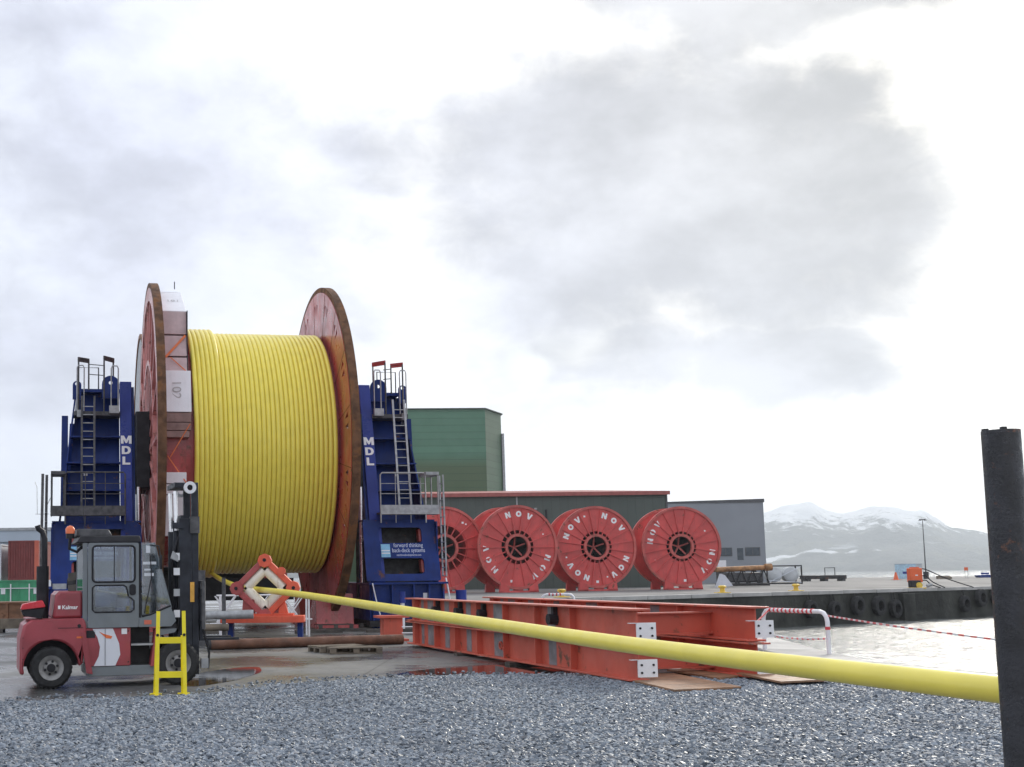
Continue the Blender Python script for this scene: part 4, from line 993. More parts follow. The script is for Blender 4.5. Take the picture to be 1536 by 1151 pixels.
# ------------------------------------------------------------------ orange beam frames, two stacked
D = Vector((.196, -.9806, 0)); FRZ = math.atan2(D.y, D.x)     # local x runs from far end to near end, local y to the right
def beam_frame(z0, label, length, dx):
    f = thing('beam_frame', label, 'steel frame', Vector((3.27, 31.1, z0)) + D * dx, FRZ, 'stacked orange beam frames')
    H = .56; tw = .032; fw = .17
    for y, nm in ((0, 'beam'), (2.05, 'beam')):
        L = length
        MB().box(0, L, y - .012, y + .012, tw, H - tw).build('web', M['orange'], f)
        MB().box(-.1, L + .12, y - fw, y + fw, H - tw, H - .002).build('top_flange', M['orange_flange'], f, bevel=.004)
        MB().box(0, L, y - fw, y + fw, .002, tw).build('bottom_flange', M['orange'], f, bevel=.004)
        st = MB().box(-.012, .012, -.135, .135, tw + .001, H - tw - .001).build('stiffener', M['orange'], f)
        first = True
        for x in (.55, 2.1, 3.5, 4.9, 6.4, 8.0, 9.55):
            if first: st.location = (x, y, 0); first = False
            else: inst(st, 'stiffener', f, (x, y, 0))
        # bare primer patches where fittings were cut away
        for x, w in ((1.25, .42), (2.5, .32), (3.95, .3), (5.6, .5), (8.35, .34), (.75, .2)):
            yy = -.0155 if y == 0 else 2.05 - .0155
            MB().box(x, x + w, yy, yy + .003, tw + .002, H - tw - .002).build('primer_patch', M['primer_grey'], f)
        # end bracket: white plate facing the near end
        eb = MB().box(L + .002, L + .024, y - .03 if y == 0 else y - .02, y + .30, .06, .335).build('end_bracket', M['end_white'], f)
        MB().box(L - .06, L + .024, y - .14, y - .0135, .325, .335).build('bracket_shelf', M['end_white'], f)
        for by in (.03, .23):
            for bz in (.13, .25): MB().cyl((L + .024, y + by, bz), (L + .04, y + by, bz), .018, n=8).build('bolt', M['black'], eb)
    for x in (1.2, 4.4, 7.3, length - 1.35):
        MB().box(x - .011, x + .011, .014, 2.036, .10, .42).build('cross_web', M['orange'], f)
        MB().box(x - .10, x + .10, .014, 2.036, .421, .445).build('cross_flange', M['orange_flange'], f)
        MB().box(x - .10, x + .10, .014, 2.036, .076, .099).build('cross_flange', M['orange'], f)
    return f
fa = beam_frame(.06, 'lower orange steel beam frame resting on boards on the ground', 11.78, 0)
fb = beam_frame(.63, 'upper orange steel beam frame with white end brackets stacked on the lower one', 11.78, 0)
# dark clamps hanging on the front web of the upper frame
for x in (2.15, 3.7, 5.15, 8.75):
    c = MB(); c.box(x - .05, x + .05, -.10, -.018, .20, .53); c.cyl((x, -.19, .30), (x, -.02, .30), .10, n=10)
    c.build('clamp', M['black'], fb)
for x in (3.3, 6.0):
    MB().lathe([(-.03, .055), (0, .055), (0, .085), (-.03, .085)], (x, -.018, .26), 'Y', 14).build('cut_out_ring', M['orange'], fa)
    MB().lathe([(-.03, .02), (0, .02), (0, .04), (-.03, .04)], (x + .15, -.018, .2), 'Y', 10).build('lug', M['orange'], fa)
# timber sheets under the near ends
def mat_board(name, poly, z, label):
    o = thing(name, label, 'board', (0, 0, 0), 0, None)
    cx = sum(p[0] for p in poly) / len(poly); cy = sum(p[1] for p in poly) / len(poly); o.location = (cx, cy, z)
    MB().prism([(x - cx, y - cy) for x, y in poly], 0, .028, 'Z').build('sheet', M['mat_wood'], o)
    return o
def gquad(px):  # metres on the ground, written out below
    return px
mat_board('timber_sheet', [(5.4, 20.6), (5.59, 17.88), (6.69, 18.26), (6.5, 20.8)], .052, 'brown timber sheet sticking out from under the near corner of the front orange beam')
mat_board('timber_sheet', [(6.63, 21.57), (6.9, 19.75), (7.73, 20.54), (7.48, 22.06)], .05, 'reddish brown timber sheet between the near ends of the orange beams')
mat_board('timber_sheet', [(7.38, 20.33), (7.41, 18.61), (8.35, 18.93), (8.2, 20.89)], .085, 'brown timber sheet lying under the yellow pipe right of the beams')
for i, x in enumerate((1.0, 4.0, 7.0, 10.2)):
    p = Vector((3.27, 31.1, 0)) + D * x
    b = thing('timber_bearer', ('first', 'second', 'third', 'fourth')[i] + ' timber bearer from the far end under the orange beam frames', 'timber', p, FRZ)
    MB().box(-.12, .12, -.3, 2.35, .003, .055).build('plank', M['wood_dark'], b)

# hose coupling posts by the tower
for x, y, lab in ((3.95, 40.7, 'blue capped coupling post left of the orange beams at the tower foot'), (6.3, 43.6, 'blue capped coupling post behind the beams beside the tower corner')):
    b = thing('coupling_post', lab, 'post', (x, y, 0))
    MB().cyl((0, 0, 0), (0, 0, .85), .07, n=10).build('post', M['white'], b)
    MB().cyl((0, 0, .852), (0, 0, 1.22), .10 if x < 5 else .19, n=12).build('cap', M['blue_light'], b)
    MB().cyl((-.12, -.05, .5), (.12, -.05, .62), .06, n=8).build('coupling', M['bollard'], b)

# ------------------------------------------------------------------ forklift
def forklift():
    f = thing('forklift', 'red and grey counterweight forklift with tall black mast parked at left', 'forklift', (-3.88, 20.72, 0), R(14))
    yN, yF = -.66, .66
    RED, GRY, DK = M['fork_red'], M['fork_grey'], M['fork_dark']
    def arch(cx, r, x0, x1, z0): # points of a wheel arch from x0 side to x1 side
        return [(cx + r * math.cos(R(a)), .34 + r * math.sin(R(a))) for a in range(180, -1, -15)]
    # counterweight with wheel arch
    cw = [(-.50, .24), (-.42, .24)] + [p for p in arch(0, .44, 0, 0, 0) if p[1] > .24] + [(.50, .40), (.56, 1.0), (.52, 1.12), (-.34, 1.10), (-.45, 1.02), (-.50, .8)]
    MB().prism(cw, yN - .03, yF + .03, 'Y').build('counterweight', RED, f, bevel=.05)
    MB().box(-.43, .43, yN + .30, yF - .30, .35, .80).build('wheel_housing', M['black'], f)
    MB().prism([(.02, 1.125), (.50, 1.125), (.50, 1.56), (.12, 1.56), (.06, 1.50)], yN + .06, yF - .06, 'Y').build('engine_hood', RED, f, bevel=.04)
    MB().box(-.40, .5, yN + .1, yF - .1, 1.102, 1.124).build('hood_deck', RED, f)
    o = text('lettering', 'Kalmar', .088, 'letter', f, (.30, yN + .056, 1.30), extrude=.002, offset=.002)
    MB().box(.105, .145, yN + .054, yN + .06, 1.272, 1.328).build('logo_square', M['letter'], f)
    # side body
    body = MB().prism([(.60, .34), (1.28, .34), (1.28, .955), (.44, .955)], yN + .02, yF - .02, 'Y')
    body.build('side_body', RED, f, bevel=.012)
    MB().prism([(.46, .90), (.54, .90), (.66, .22), (.56, .24)], yN - .04, yN + .018, 'Y').build('fender_strut', RED, f)
    MB().box(.58, 1.75, yN + .03, yF - .03, .18, .338).build('sill', GRY, f, bevel=.01)
    sw = [(.68, .345), (1.03, .345), (1.11, .52), (1.09, .70), (.99, .945), (.66, .945), (.74, .80), (.78, .65), (.76, .5)]
    MB().prism(sw, yN + .012, yN + .018, 'Y').build('swoosh_decal', M['swoosh'], f)
    MB().prism([(.76, .90), (.84, .86), (.98, .82), (.96, .78), (.88, .79)], yN + .007, yN + .011, 'Y').build('decal_flash', M['orange_lamp'], f)
    MB().box(1.13, 1.22, yN + .014, yN + .018, .85, .94).build('label', M['white'], f)
    MB().box(.56, .70, yN + .012, yN + .018, .80, .92).build('vent', M['black'], f)
    MB().box(.40, .50, yN - .04, yN - .031, .80, .83).build('side_marker', M['orange_lamp'], f)
    MB().cyl((.44, yN - .04, 1.0), (.44, yN - .02, 1.0), .03, n=10).build('lock', M['black'], f)
    # step recess and front fender
    MB().box(1.284, 1.62, yN + .25, yF - .25, .342, .95).build('step_well', M['black'], f)
    MB().box(1.29, 1.66, yN + .02, yN + .22, .66, .69).build('step', M['galv'], f)
    MB().prism([(1.60, .32), (1.66, .32), (1.72, .90), (1.68, .92)], yN - .02, yN + .2, 'Y').build('front_fender', RED, f)
    MB().prism([(1.70, .80), (2.02, .86), (2.05, .92), (1.68, .92)], yN + .05, yN + .3, 'Y').build('front_mudguard', GRY, f)
    # cab
    zc0, zc1 = .96, 2.34
    fl = MB().prism([(.52, zc0), (1.92, zc0), (2.02, 1.12), (2.0, 1.2), (.52, 1.0)], yN + .03, yF - .03, 'Y'); fl.build('cab_floor', GRY, f, bevel=.01)
    for y in (yN + .02, yF - .08):
        MB().box(.50, .575, y, y + .06, zc0 + .002, zc1).build('cab_pillar', GRY, f)
        MB().box(1.415, 1.45, y, y + .06, 1.002, zc1).build('cab_pillar', M['black'], f)
        MB().bar((1.66, y + .03, zc1 - .0), (1.94, y + .03, 1.26), .05, .045, (0, 1, 0)).build('cab_pillar', GRY, f)
    # door with two windows
    dr = MB().prism(rrect(.58, 1.41, zc0 + .0, zc1 - .0, .03, 2), yN - .012, yN + .012, 'Y', [rrect(.655, 1.345, 1.70, 2.29, .06, 3), [(.655, 1.25), (.70, 1.21), (1.28, 1.21), (1.33, 1.25), (1.33, 1.39), (1.29, 1.43), (1.24, 1.46), (1.22, 1.56), (1.20, 1.62), (1.16, 1.645), (.70, 1.645), (.655, 1.61)]])
    d = dr.build('door', GRY, f, smooth=False)
    def gasket(loop, y, r=.014): MB().tube([(a, y, b) for a, b in loop], r, 6, closed=True).build('window_seal', M['black'], d)
    gasket(rrect(.655, 1.345, 1.70, 2.29, .06, 3), yN - .012, .018); gasket([(.655, 1.25), (.70, 1.21), (1.28, 1.21), (1.33, 1.25), (1.33, 1.39), (1.29, 1.43), (1.24, 1.46), (1.22, 1.56), (1.20, 1.62), (1.16, 1.645), (.70, 1.645), (.655, 1.61)], yN - .012)
    MB().box(.66, 1.34, yN - .003, yN + .002, 1.70, 2.29).build('window_pane', M['glass'], d)
    MB().box(.66, 1.325, yN - .003, yN + .002, 1.22, 1.64).build('window_pane', M['glass'], d)
    MB().box(1.0, 1.015, yN - .012, yN + .006, 1.71, 2.28).build('window_divider', M['black'], d)
    MB().prism(rrect(1.255, 1.36, 1.48, 1.66, .04, 3), yN - .03, yN - .0125, 'Y').build('door_handle', M['black'], d, bevel=.006)
    # slanting side glass in front of the door
    for y in (yN + .005, yF - .02):
        MB().prism([(1.455, zc1), (1.66, zc1), (1.93, 1.30), (1.47, 1.13)], y, y + .006, 'Y').build('side_glass', M['glass'], f)
        MB().tube([(1.46, y, 1.14), (1.60, y, 1.16), (1.94, y, 1.30)], .018, 6).build('glass_seal', M['black'], f)
    MB().prism([(1.415, .96), (1.95, .96), (2.03, 1.05), (1.94, 1.28), (1.48, 1.11), (1.415, 1.11)], yN - .0, yN + .03, 'Y').build('cab_front_panel', GRY, f)
    MB().hexa([(1.66, yN + .06, zc1), (1.675, yN + .06, zc1), (1.675, yF - .06, zc1), (1.66, yF - .06, zc1), (1.93, yN + .06, 1.3), (1.945, yN + .06, 1.3), (1.945, yF - .06, 1.3), (1.93, yF - .06, 1.3)]).build('windscreen', M['glass'], f)
    MB().box(.505, .515, yN + .08, yF - .08, 1.55, 2.3).build('rear_window', M['glass'], f)
    MB().box(.62, 1.36, yF - .06, yF - .05, 1.25, 2.28).build('far_window', M['glass'], f)
    MB().box(1.50, 1.62, yN - .006, yN - .001, 1.0, 1.07).build('warning_label', M['cont_orange'], f)
    # interior
    MB().box(.60, .74, -.28, .28, 1.25, 1.95).box(.60, 1.08, -.28, .28, 1.12, 1.28).build('seat', M['black'], f, bevel=.04)
    MB().lathe([(-.015, .17), (.015, .17), (.015, .20), (-.015, .20)], (0, 0, 0), 'Z', 20).build('steering_wheel', M['black'], f).location = (1.45, 0, 1.62)
    MB().box(1.55, 1.75, -.4, .4, 1.1, 1.5).build('dashboard', M['black'], f, bevel=.03)
    MB().tube([(.74, yN + .05, 1.72), (.75, yN + .05, 1.56), (1.30, yN + .05, 1.47)], .014, 6).build('grab_rail', M['roller'], f)
    # roof
    MB().hexa([(.40, yN, 2.345), (1.46, yN, 2.345), (1.46, yF, 2.345), (.40, yF, 2.345), (.46, yN + .06, 2.46), (1.44, yN + .06, 2.46), (1.44, yF - .06, 2.46), (.46, yF - .06, 2.46)]).build('roof', M['black'], f, bevel=.02)
    MB().prism([(.42, 2.462), (1.0, 2.462), (.94, 2.57), (.42, 2.58)], -.45, .45, 'Y').build('air_conditioner', M['galv_dark'], f, bevel=.02)
    MB().cyl((.31, -.40, 2.42), (.31, -.40, 2.50), .07, n=12).build('beacon_base', M['black'], f)
    MB().lathe([(2.502, .01), (2.502, .075), (2.58, .078), (2.62, .05), (2.635, .01)], (.31, -.40, 0), 'Z', 14).build('beacon', M['orange_lamp'], f)
    MB().tube([(.31, -.4, 2.42), (.30, -.4, 2.25), (.42, -.4, 2.2), (.52, -.4, 2.3)], .03, 6).build('beacon_arm', M['black'], f)
    for z in (1.52, 1.72): MB().prism([(.27, z), (.40, z + .02), (.40, z + .15), (.27, z + .13)], -.56, -.5, 'Y').build('rear_work_lamp', M['wood_dark'], f)
    # tail lamp box, silencer and stack
    MB().prism([(-.44, 1.17), (-.14, 1.12), (-.10, 1.30), (-.48, 1.26)], yN + .05, yN + .35, 'Y').build('tail_box', M['black'], f, bevel=.015)
    MB().prism([(-.49, 1.27), (-.09, 1.31), (-.14, 1.42), (-.46, 1.36)], yN + .03, yN + .37, 'Y').build('tail_lamp_cap', M['red_lamp'], f, bevel=.02)
    MB().cyl((-.13, -.35, 1.11), (-.13, -.35, 1.97), .10, n=18).build('silencer', M['black'], f)
    MB().tube([(-.10, -.35, 1.97), (-.10, -.35, 2.42), (-.14, -.35, 2.54), (-.20, -.35, 2.58), (-.22, -.35, 2.64)], .048, 10).build('exhaust_stack', M['black'], f)
    # wheels
    def wheel(x, y, r, w, sgn, nm):
        wh = bpy.data.objects.new('wheel', None); col.objects.link(wh); wh.parent = f; wh.location = (x, y, r)
        rp_ = r * .60
        prof = [(-w / 2, rp_), (-w / 2, r * .86), (-w / 2 + .03, r * .96), (-w / 2 + .07, r), (w / 2 - .07, r), (w / 2 - .03, r * .96), (w / 2, r * .86), (w / 2, rp_)]
        ty = MB().lathe(prof, (0, 0, 0), 'Y', 40)
        for k in range(28):
            a = 2 * math.pi * k / 28
            c, s_ = math.cos(a), math.sin(a); t_ = Vector((-s_, 0, c)) * .018; o_ = Vector((c, 0, s_))
            for yy in (-w / 2 + .03, w / 4):
                p0, p1 = o_ * (r - .020), o_ * (r + .003)
                ty.hexa([p0 - t_ + Vector((0, yy, 0)), p0 + t_ + Vector((0, yy, 0)), p0 + t_ + Vector((0, yy + w / 4 - .02, 0)), p0 - t_ + Vector((0, yy + w / 4 - .02, 0)),
                         p1 - t_ + Vector((0, yy, 0)), p1 + t_ + Vector((0, yy, 0)), p1 + t_ + Vector((0, yy + w / 4 - .02, 0)), p1 - t_ + Vector((0, yy + w / 4 - .02, 0))])
        ty.build('tyre', M['rubber'], wh)
        f0 = sgn * w / 2
        ri = MB().lathe([(f0 * .9, .02), (f0 * .55, .04), (f0 * .5, rp_ * .55), (f0 * .80, rp_ * .72), (f0 * .96, rp_ * .98), (f0 * .6, rp_ + .005), (f0 * .2, rp_)], (0, 0, 0), 'Y', 30)
        ro_ = ri.build('rim', M['rim'], wh)
        MB().cyl((0, f0 * .5, 0), (0, f0 * 1.05, 0), rp_ * .34, n=16).build('hub', M['black'], ro_)
        for k in range(6):
            a = 2 * math.pi * k / 6 + .3; MB().cyl((rp_ * .5 * math.cos(a), f0 * .5, rp_ * .5 * math.sin(a)), (rp_ * .5 * math.cos(a), f0 * .72, rp_ * .5 * math.sin(a)), .022, n=6).build('wheel_nut', M['black'], ro_)
    for y, sgn in ((yN + .10, -1), (yF - .10, 1)):
        wheel(0, y, .338, .24, sgn, 'rear'); wheel(2.06, y, .36, .28, sgn, 'front')
    MB().cyl((0, yN + .2, .34), (0, yF - .2, .34), .08, n=10).build('axle', M['black'], f); MB().cyl((2.06, yN + .2, .36), (2.06, yF - .2, .36), .12, n=10).build('axle', M['black'], f)
    # mast: fixed outer rails, inner rails, lift cylinders, top rollers
    for y in (-.40, .40):
        MB().box(2.12, 2.335, y - .06, y + .06, .08, 2.75).build('outer_mast_rail', DK, f, bevel=.008)
        MB().box(2.336, 2.45, y - .05, y + .05, .15, 3.36).build('inner_mast_rail', DK, f, bevel=.008)
        MB().cyl((2.10, y * .72, .3), (2.10, y * .72, 2.55), .055, n=12).build('lift_cylinder', DK, f)
        MB().cyl((2.10, y * .72, 2.55), (2.08, y * .72, 3.22), .036, n=12).build('cylinder_rod', M['chrome'], f)
        MB().lathe([(-.03, .05), (.03, .05), (.03, .105), (-.03, .105)], (2.30, y - .085 if y < 0 else y + .085, 3.27), 'Y', 20).build('chain_wheel', M['white'], f)
        MB().box(2.10, 2.16, y - .05, y + .05, .6, 2.45).build('hose_track', M['black'], f)
    for z in (.35, 1.15, 2.0, 2.70): MB().box(2.165, 2.30, -.338, .338, z, z + .11).build('mast_crossbar', DK, f)
    MB().box(2.05, 2.40, -.42, .42, 3.28, 3.36).build('mast_head', DK, f)
    MB().box(2.0, 2.2, -.5, -.38, 2.58, 2.68).build('mast_bracket', DK, f); MB().box(2.30, 2.46, -.5, -.40, 2.5, 2.78).build('mast_bracket', M['galv_dark'], f)
    MB().box(2.30, 2.37, -.475, -.463, 1.35, 1.68).build('reflector', M['amber'], f)
    # hydraulic hoses looping behind the mast
    for k in range(4):
        y = -.42 + .07 * k
        MB().tube(catmull([(1.98, y, 1.0), (2.04, y, 1.5 + .1 * k), (2.0 + .03 * k, y, 2.0), (2.10, y, 2.4)], 6), .016, 6).build('hydraulic_hose', M['black'], f)
    for z in (1.1, 1.45, 1.8, 2.05): MB().box(2.02, 2.12, -.5, -.44, z, z + .12).build('hose_clamp', M['white' if z != 1.45 else 'galv'], f)
    MB().prism([(1.96, 2.08), (2.08, 2.02), (2.08, 2.12), (2.0, 2.2)], -.6, -.5, 'Y').build('work_lamp', M['galv'], f)
    MB().cyl((1.8, -.3, .86), (2.16, -.3, .95), .07, n=12).build('tilt_cylinder', M['galv_dark'], f)
    # carriage and forks
    MB().box(2.455, 2.47, -.62, .62, 1.45, 1.57).box(2.455, 2.47, -.62, .62, .92, 1.04).box(2.455, 2.468, -.5, -.4, .93, 1.7).box(2.455, 2.468, .4, .5, .93, 1.7).build('fork_carriage', DK, f)
    MB().tube([(2.5, -.6, .9), (2.5, -.6, 1.68), (2.5, .6, 1.68), (2.5, .6, .9)], .035, 8).build('load_backrest', M['galv_dark'], f)
    # wiper, mirror, stickers, aerial and panel seams
    MB().tube([(1.50, yN - .004, 1.18), (1.62, yN - .012, 1.75), (1.60, yN - .012, 2.15)], .008, 5).build('wiper', M['black'], f)
    MB().tube([(1.60, yN - .0, 2.30), (1.72, yN - .16, 2.28), (1.74, yN - .18, 2.12)], .012, 6).build('mirror_arm', M['black'], f)
    MB().box(1.735, 1.765, yN - .26, yN - .10, 1.90, 2.13).build('mirror', M['black'], f, bevel=.012)
    for x, z, w, h in ((1.48, 1.98, .22, .045), (1.50, 1.88, .12, .03), (1.50, 1.79, .16, .05), (1.53, 2.17, .07, .12)): MB().box(x, x + w, yN - .004, yN - .001, z, z + h).build('sticker', M['tarp'], f)
    MB().cyl((.62, .3, 2.46), (.58, .3, 2.95), .006, n=5).build('aerial', M['black'], f)
    for z in (.48, .66, .82): MB().box(-.46, -.44, yN - .035, yN - .0305, z, z + .01).build('seam', M['black'], f)
    MB().box(.10, .50, yN - .034, yN - .0305, .965, .973).build('panel_gap', M['black'], f)
    MB().box(.86, .866, yN + .005, yN + .019, .35, .95).build('panel_gap', M['black'], f)
    for x in (.62, 1.24):
        for z in (.40, .90): MB().cyl((x, yN + .008, z), (x, yN + .02, z), .012, n=8).build('screw', M['black'], f)
    MB().tube(catmull([(1.75, yN + .15, .95), (1.9, yN + .1, .70), (2.1, yN + .2, .8), (2.14, yN + .2, 1.1)], 5), .02, 6).build('hydraulic_hose', M['black'], f)
    for y in (-.38, .28):
        MB().box(2.472, 2.53, y, y + .12, .70, 1.55).box(2.531, 3.15, y, y + .12, .70, .745).build('fork', DK, f, bevel=.005)
    MB().tube([(2.5, -.55, .9), (2.6, -.56, .5), (2.58, -.56, .25)], .02, 6).build('hanging_chain', M['black'], f)
    MB().box(2.46, 2.58, -.6, -.5, .26, .42).build('sheave_block', M['galv'], f)
forklift()

# yellow barrier stand
def stand():
    s = thing('barrier_stand', 'bright yellow four legged steel stand in front of the forklift wheel', 'stand', (-1.66, 18.6, .03), R(3))
    for x in (-.21, .21):
        MB().bar((x, -.11, .0), (x * .90, .0, 1.23), .055, .055, (0, 1, 0)).build('leg', M['yellow'], s)
        MB().bar((x - .04, .22, .0), (x * .90 - .02, .07, .86), .055, .04, (0, 1, 0)).build('leg', M['yellow'], s)
        MB().box(x - .10, x + .08, -.17, -.05, -.012, .0).box(x - .12, x + .06, .16, .28, -.012, .0).build('foot_plate', M['yellow'], s)
        MB().bar((x * .97, -.08, .32), (x * .97 - .03, .18, .32), .04, .05).build('side_rail', M['yellow'], s)
        MB().cyl((x * .94, -.075, .88), (x * .94, -.055, .88), .022, n=10).build('bolt', M['black'], s)
    for z, y in ((.80, -.035), (.30, -.083)): MB().box(-.185, .185, y - .022, y + .022, z - .045, z + .045).build('crossbar', M['yellow'], s)
    MB().box(-.19, .19, .06, .10, .76, .84).build('crossbar', M['yellow'], s)
stand()

# dark steel post in the right foreground
p = thing('steel_post', 'thick black round steel post standing close in the right foreground', 'post', (3.675, 6.25, 0))
MB().cyl((0, 0, 0), (0, 0, 2.43), .0895, n=40, cap=False).build('tube', M['black_rough'], p)
MB().cyl((0, 0, 2.4305), (0, 0, 2.448), .0895, n=40).build('end_cap', M['black_rough'], p)
for a in (40, 160, 250): MB().box(-.012, .012, -.012, .012, 0, .012).build('weld_bead', M['dark'], p).location = (.07 * math.cos(R(a)), .07 * math.sin(R(a)), 2.448)

# hoop barriers
def hoop(loc, rz, w, h, label):
    o = thing('hoop_barrier', label, 'barrier', loc, rz, 'white hoop barriers on the quay edge'); r = .045
    pts = [(-w / 2, 0, 0), (-w / 2, 0, h - .22)] + [(-w / 2 + .2 - .2 * math.cos(R(a)), 0, h - .2 + .2 * math.sin(R(a))) for a in (0, 30, 60, 90)] + [(w / 2 - .2 + .2 * math.sin(R(a)), 0, h - .2 + .2 * math.cos(R(a))) for a in (0, 30, 60, 90)] + [(w / 2, 0, h - .22), (w / 2, 0, 0)]
    MB().tube(pts, r, 12).build('hoop', M['white'], o)
    n = int((w - .5) / .13)
    tp = MB().cyl((0, 0, 0), (.05, 0, .0), r + .006, n=12).build('tape_wrap', M['tape_red'], o); tp.location = (-w / 2 + .25, 0, h)
    for k in range(1, n): inst(tp, 'tape_wrap', o, (-w / 2 + .25 + k * .13, 0, h + random.uniform(-.004, .004)), (0, random.uniform(-.25, .25), 0))
    b = MB().cyl((w / 2, 0, h * .60), (w / 2, 0, h * .67), r + .004, n=12).build('red_band', M['tape_red'], o)
    MB().tube([(-w / 2, 0, h * .42), (0, 0, h * .36), (w / 2, 0, h * .40)], .018, 6).build('rope', M['white'], o)
    rb = MB().cyl((0, 0, 0), (.05, 0, 0), .022, n=6).build('rope_mark', M['tape_red'], o); rb.location = (-w / 2 + .1, 0, h * .415)
    for k in range(1, int(w / .16)): 
        x = -w / 2 + .1 + k * .16; u_ = (x / (w / 2)); inst(rb, 'rope_mark', o, (x, 0, h * (.36 + .05 * u_ * u_)))
    return o
hoop((10.82, 26.3, 0), math.atan2(-1.9, .55), 2.0, .91, 'white hoop barrier wrapped in red and white tape right of the orange beams')
hoop((10.0, 45.0, 0), R(-12), 1.15, 1.0, 'white hoop barrier with taped top far behind the orange beams')
tapeline = thing('barrier_tape', 'red and white barrier tape stretched from the hoop barrier to the right foreground', 'tape', (11.1, 25.3, .83))
A_, B_ = Vector((0, 0, 0)), Vector((7.2 - 11.1, 12.0 - 25.3, 1.02 - .83))
for k in range(48):
    a, b = A_.lerp(B_, k / 48), A_.lerp(B_, (k + 1) / 48)
    sag = lambda q: -.015 * math.sin(math.pi * q)
    a = a + Vector((0, 0, sag(k / 48))); b = b + Vector((0, 0, sag((k + 1) / 48)))
    MB().bar(a, b, .006, .016 + .02 * (1 - k / 48), (0, math.sin(k), math.cos(k) + 1.5)).build('tape_segment', M['tape_red' if k % 2 == 0 else 'white'], tapeline)
tl = thing('barrier_tape', 'slack red white tape hanging from the hoop barrier back to the orange beams', 'tape', (10.6, 27.1, .9))
MB().bar((0, 0, 0), (-2.0, -4.2, -.2), .008, .04).build('tape_segment', M['tape_red'], tl)

# ------------------------------------------------------------------ NOV reels on the pier
def nov_reel(x, y, beta, nsp, rhub, rhole, words, label, extra=()):
    r = thing('transport_reel', label, 'reel', (x, y, .006), -R(beta) * -1, 'red spoked reels in a row on the pier')
    Rr = 4.02; zc = Rr + .28; L = 4.2
    def rg(nm, y0, y1, r0, r1, m, n=72): return MB().lathe([(y0, r0), (y1, r0), (y1, r1), (y0, r1)], (0, 0, zc), 'Y', n).build(nm, M[m], r)
    rg('rim', 0, .30, Rr - .24, Rr, 'nov_rim'); rg('flange_plate', .156, .21, rhole, Rr - .242, 'nov')
    rg('hub_ring', -.02, .30, rhub, rhub + .26, 'nov_rim', 40)
    rg('rim', L - .3, L, Rr - .24, Rr, 'nov_rim'); rg('flange_plate', L - .2, L - .15, rhub + .1, Rr - .242, 'nov')
    rg('core', .215, L - .205, 2.2, 2.3, 'nov'); rg('core_liner', .1, L - .1, rhub + .02, rhub + .12, 'dark', 40)
    sp = MB().box(-.05, .05, .05, .155, rhub + .262, Rr - .245).build('spoke', M['nov'], r); sp.location = (0, 0, zc); sp.rotation_euler = (0, R(180 / nsp), 0)
    for k in range(1, nsp): inst(sp, 'spoke', r, (0, 0, zc), (0, R(360 / nsp * k + 180 / nsp), 0))
    MB().cyl((0, L - .9, zc), (0, L - .85, zc), rhub + .1, n=32).build('hub_shade_disc', M['dark'], r)  # added dark disc, stands in for the shade inside the hub
    # inside struts seen through the hub
    for k in range(5):
        a = R(72 * k + 20); MB().bar((0, 1.1, zc), (rhub * math.cos(a), .7, zc + rhub * math.sin(a)), .14, .16, (0, 1, 0)).build('inner_strut', M['nov_rim'], r)
    # feet
    for x0, x1 in ((-1.95, -1.0), (1.0, 1.95)):
        for yy in (0.02, L - .32):
            h0 = zc - math.sqrt(Rr ** 2 - x0 ** 2) if x0 < -1.5 else zc - math.sqrt(Rr ** 2 - x1 ** 2)
            MB().prism([(x0, 0), (x1, 0), (x1 - (.0 if x0 < 0 else .12), 1.05 if x0 > 0 else .48), (x0 + (.12 if x0 < 0 else 0), 1.05 if x0 < 0 else .48)], yy - .06, yy + .34, 'Y').build('foot', M['nov'], r)
    MB().box(-1.95, 1.95, -.04, .30, 0, .16).build('foot_beam', M['nov'], r)
    for ch, a in words:
        rad = 3.18; ar = R(a)
        block_letter(ch, .57, r, (rad * math.sin(ar), .150, zc + rad * math.cos(ar)), (R(90), ar, 0), 1.0)
    for a, rad, s_ in extra:
        ar = R(a); MB().box(-.13 * s_, .13 * s_, .15, .158, -.12 * s_, .12 * s_).build('label_plate', M['letter'], r).location = (rad * math.sin(ar), 0, zc + rad * math.cos(ar))
    return r
M['nov'] = surf('transport reel red', (.56, .072, .066), .5, var=.15, vscale=.7, streak=.3, streakc=(.30, .06, .05), rust=.05)
M['nov_rim'] = surf('transport reel rim red', (.47, .095, .08), .55, var=.2, vscale=1.2, streak=.2, rust=.10)
def grp(st, step): return [('N', st), ('O', st + step), ('V', st + 2 * step)]
nov_reel(15.75, 119, 11, 18, 1.12, 2.35, [], 'red reel with open dark spoke gaps half hidden behind the blue tower', [(38, 3.1, .8), (44, 3.2, .6)])
nov_reel(22.6, 118, 11, 18, 1.02, 1.62, grp(-16, 20) + grp(109, 20) + grp(228, 20), 'red NOV reel second from left with its O at the very top', [(192, 3.3, 1), (65, 2.9, .5)])
nov_reel(31.0, 121.5, 5, 20, 1.02, 1.55, grp(17, 19) + grp(112, 18) + grp(200, 18) + grp(290, 18), 'red NOV reel third from left with four ring words', [(180, 3.4, 1), (161, 3.1, .6), (340, 3.2, .7), (252, 3.2, .6)])
nov_reel(40.15, 124, 2, 20, 1.0, 1.5, grp(101, 18) + grp(280, 17), 'red NOV reel at the right end of the row by the grey hall', [(176, 3.4, 1), (58, 2.9, .6), (243, 3.0, .6)])

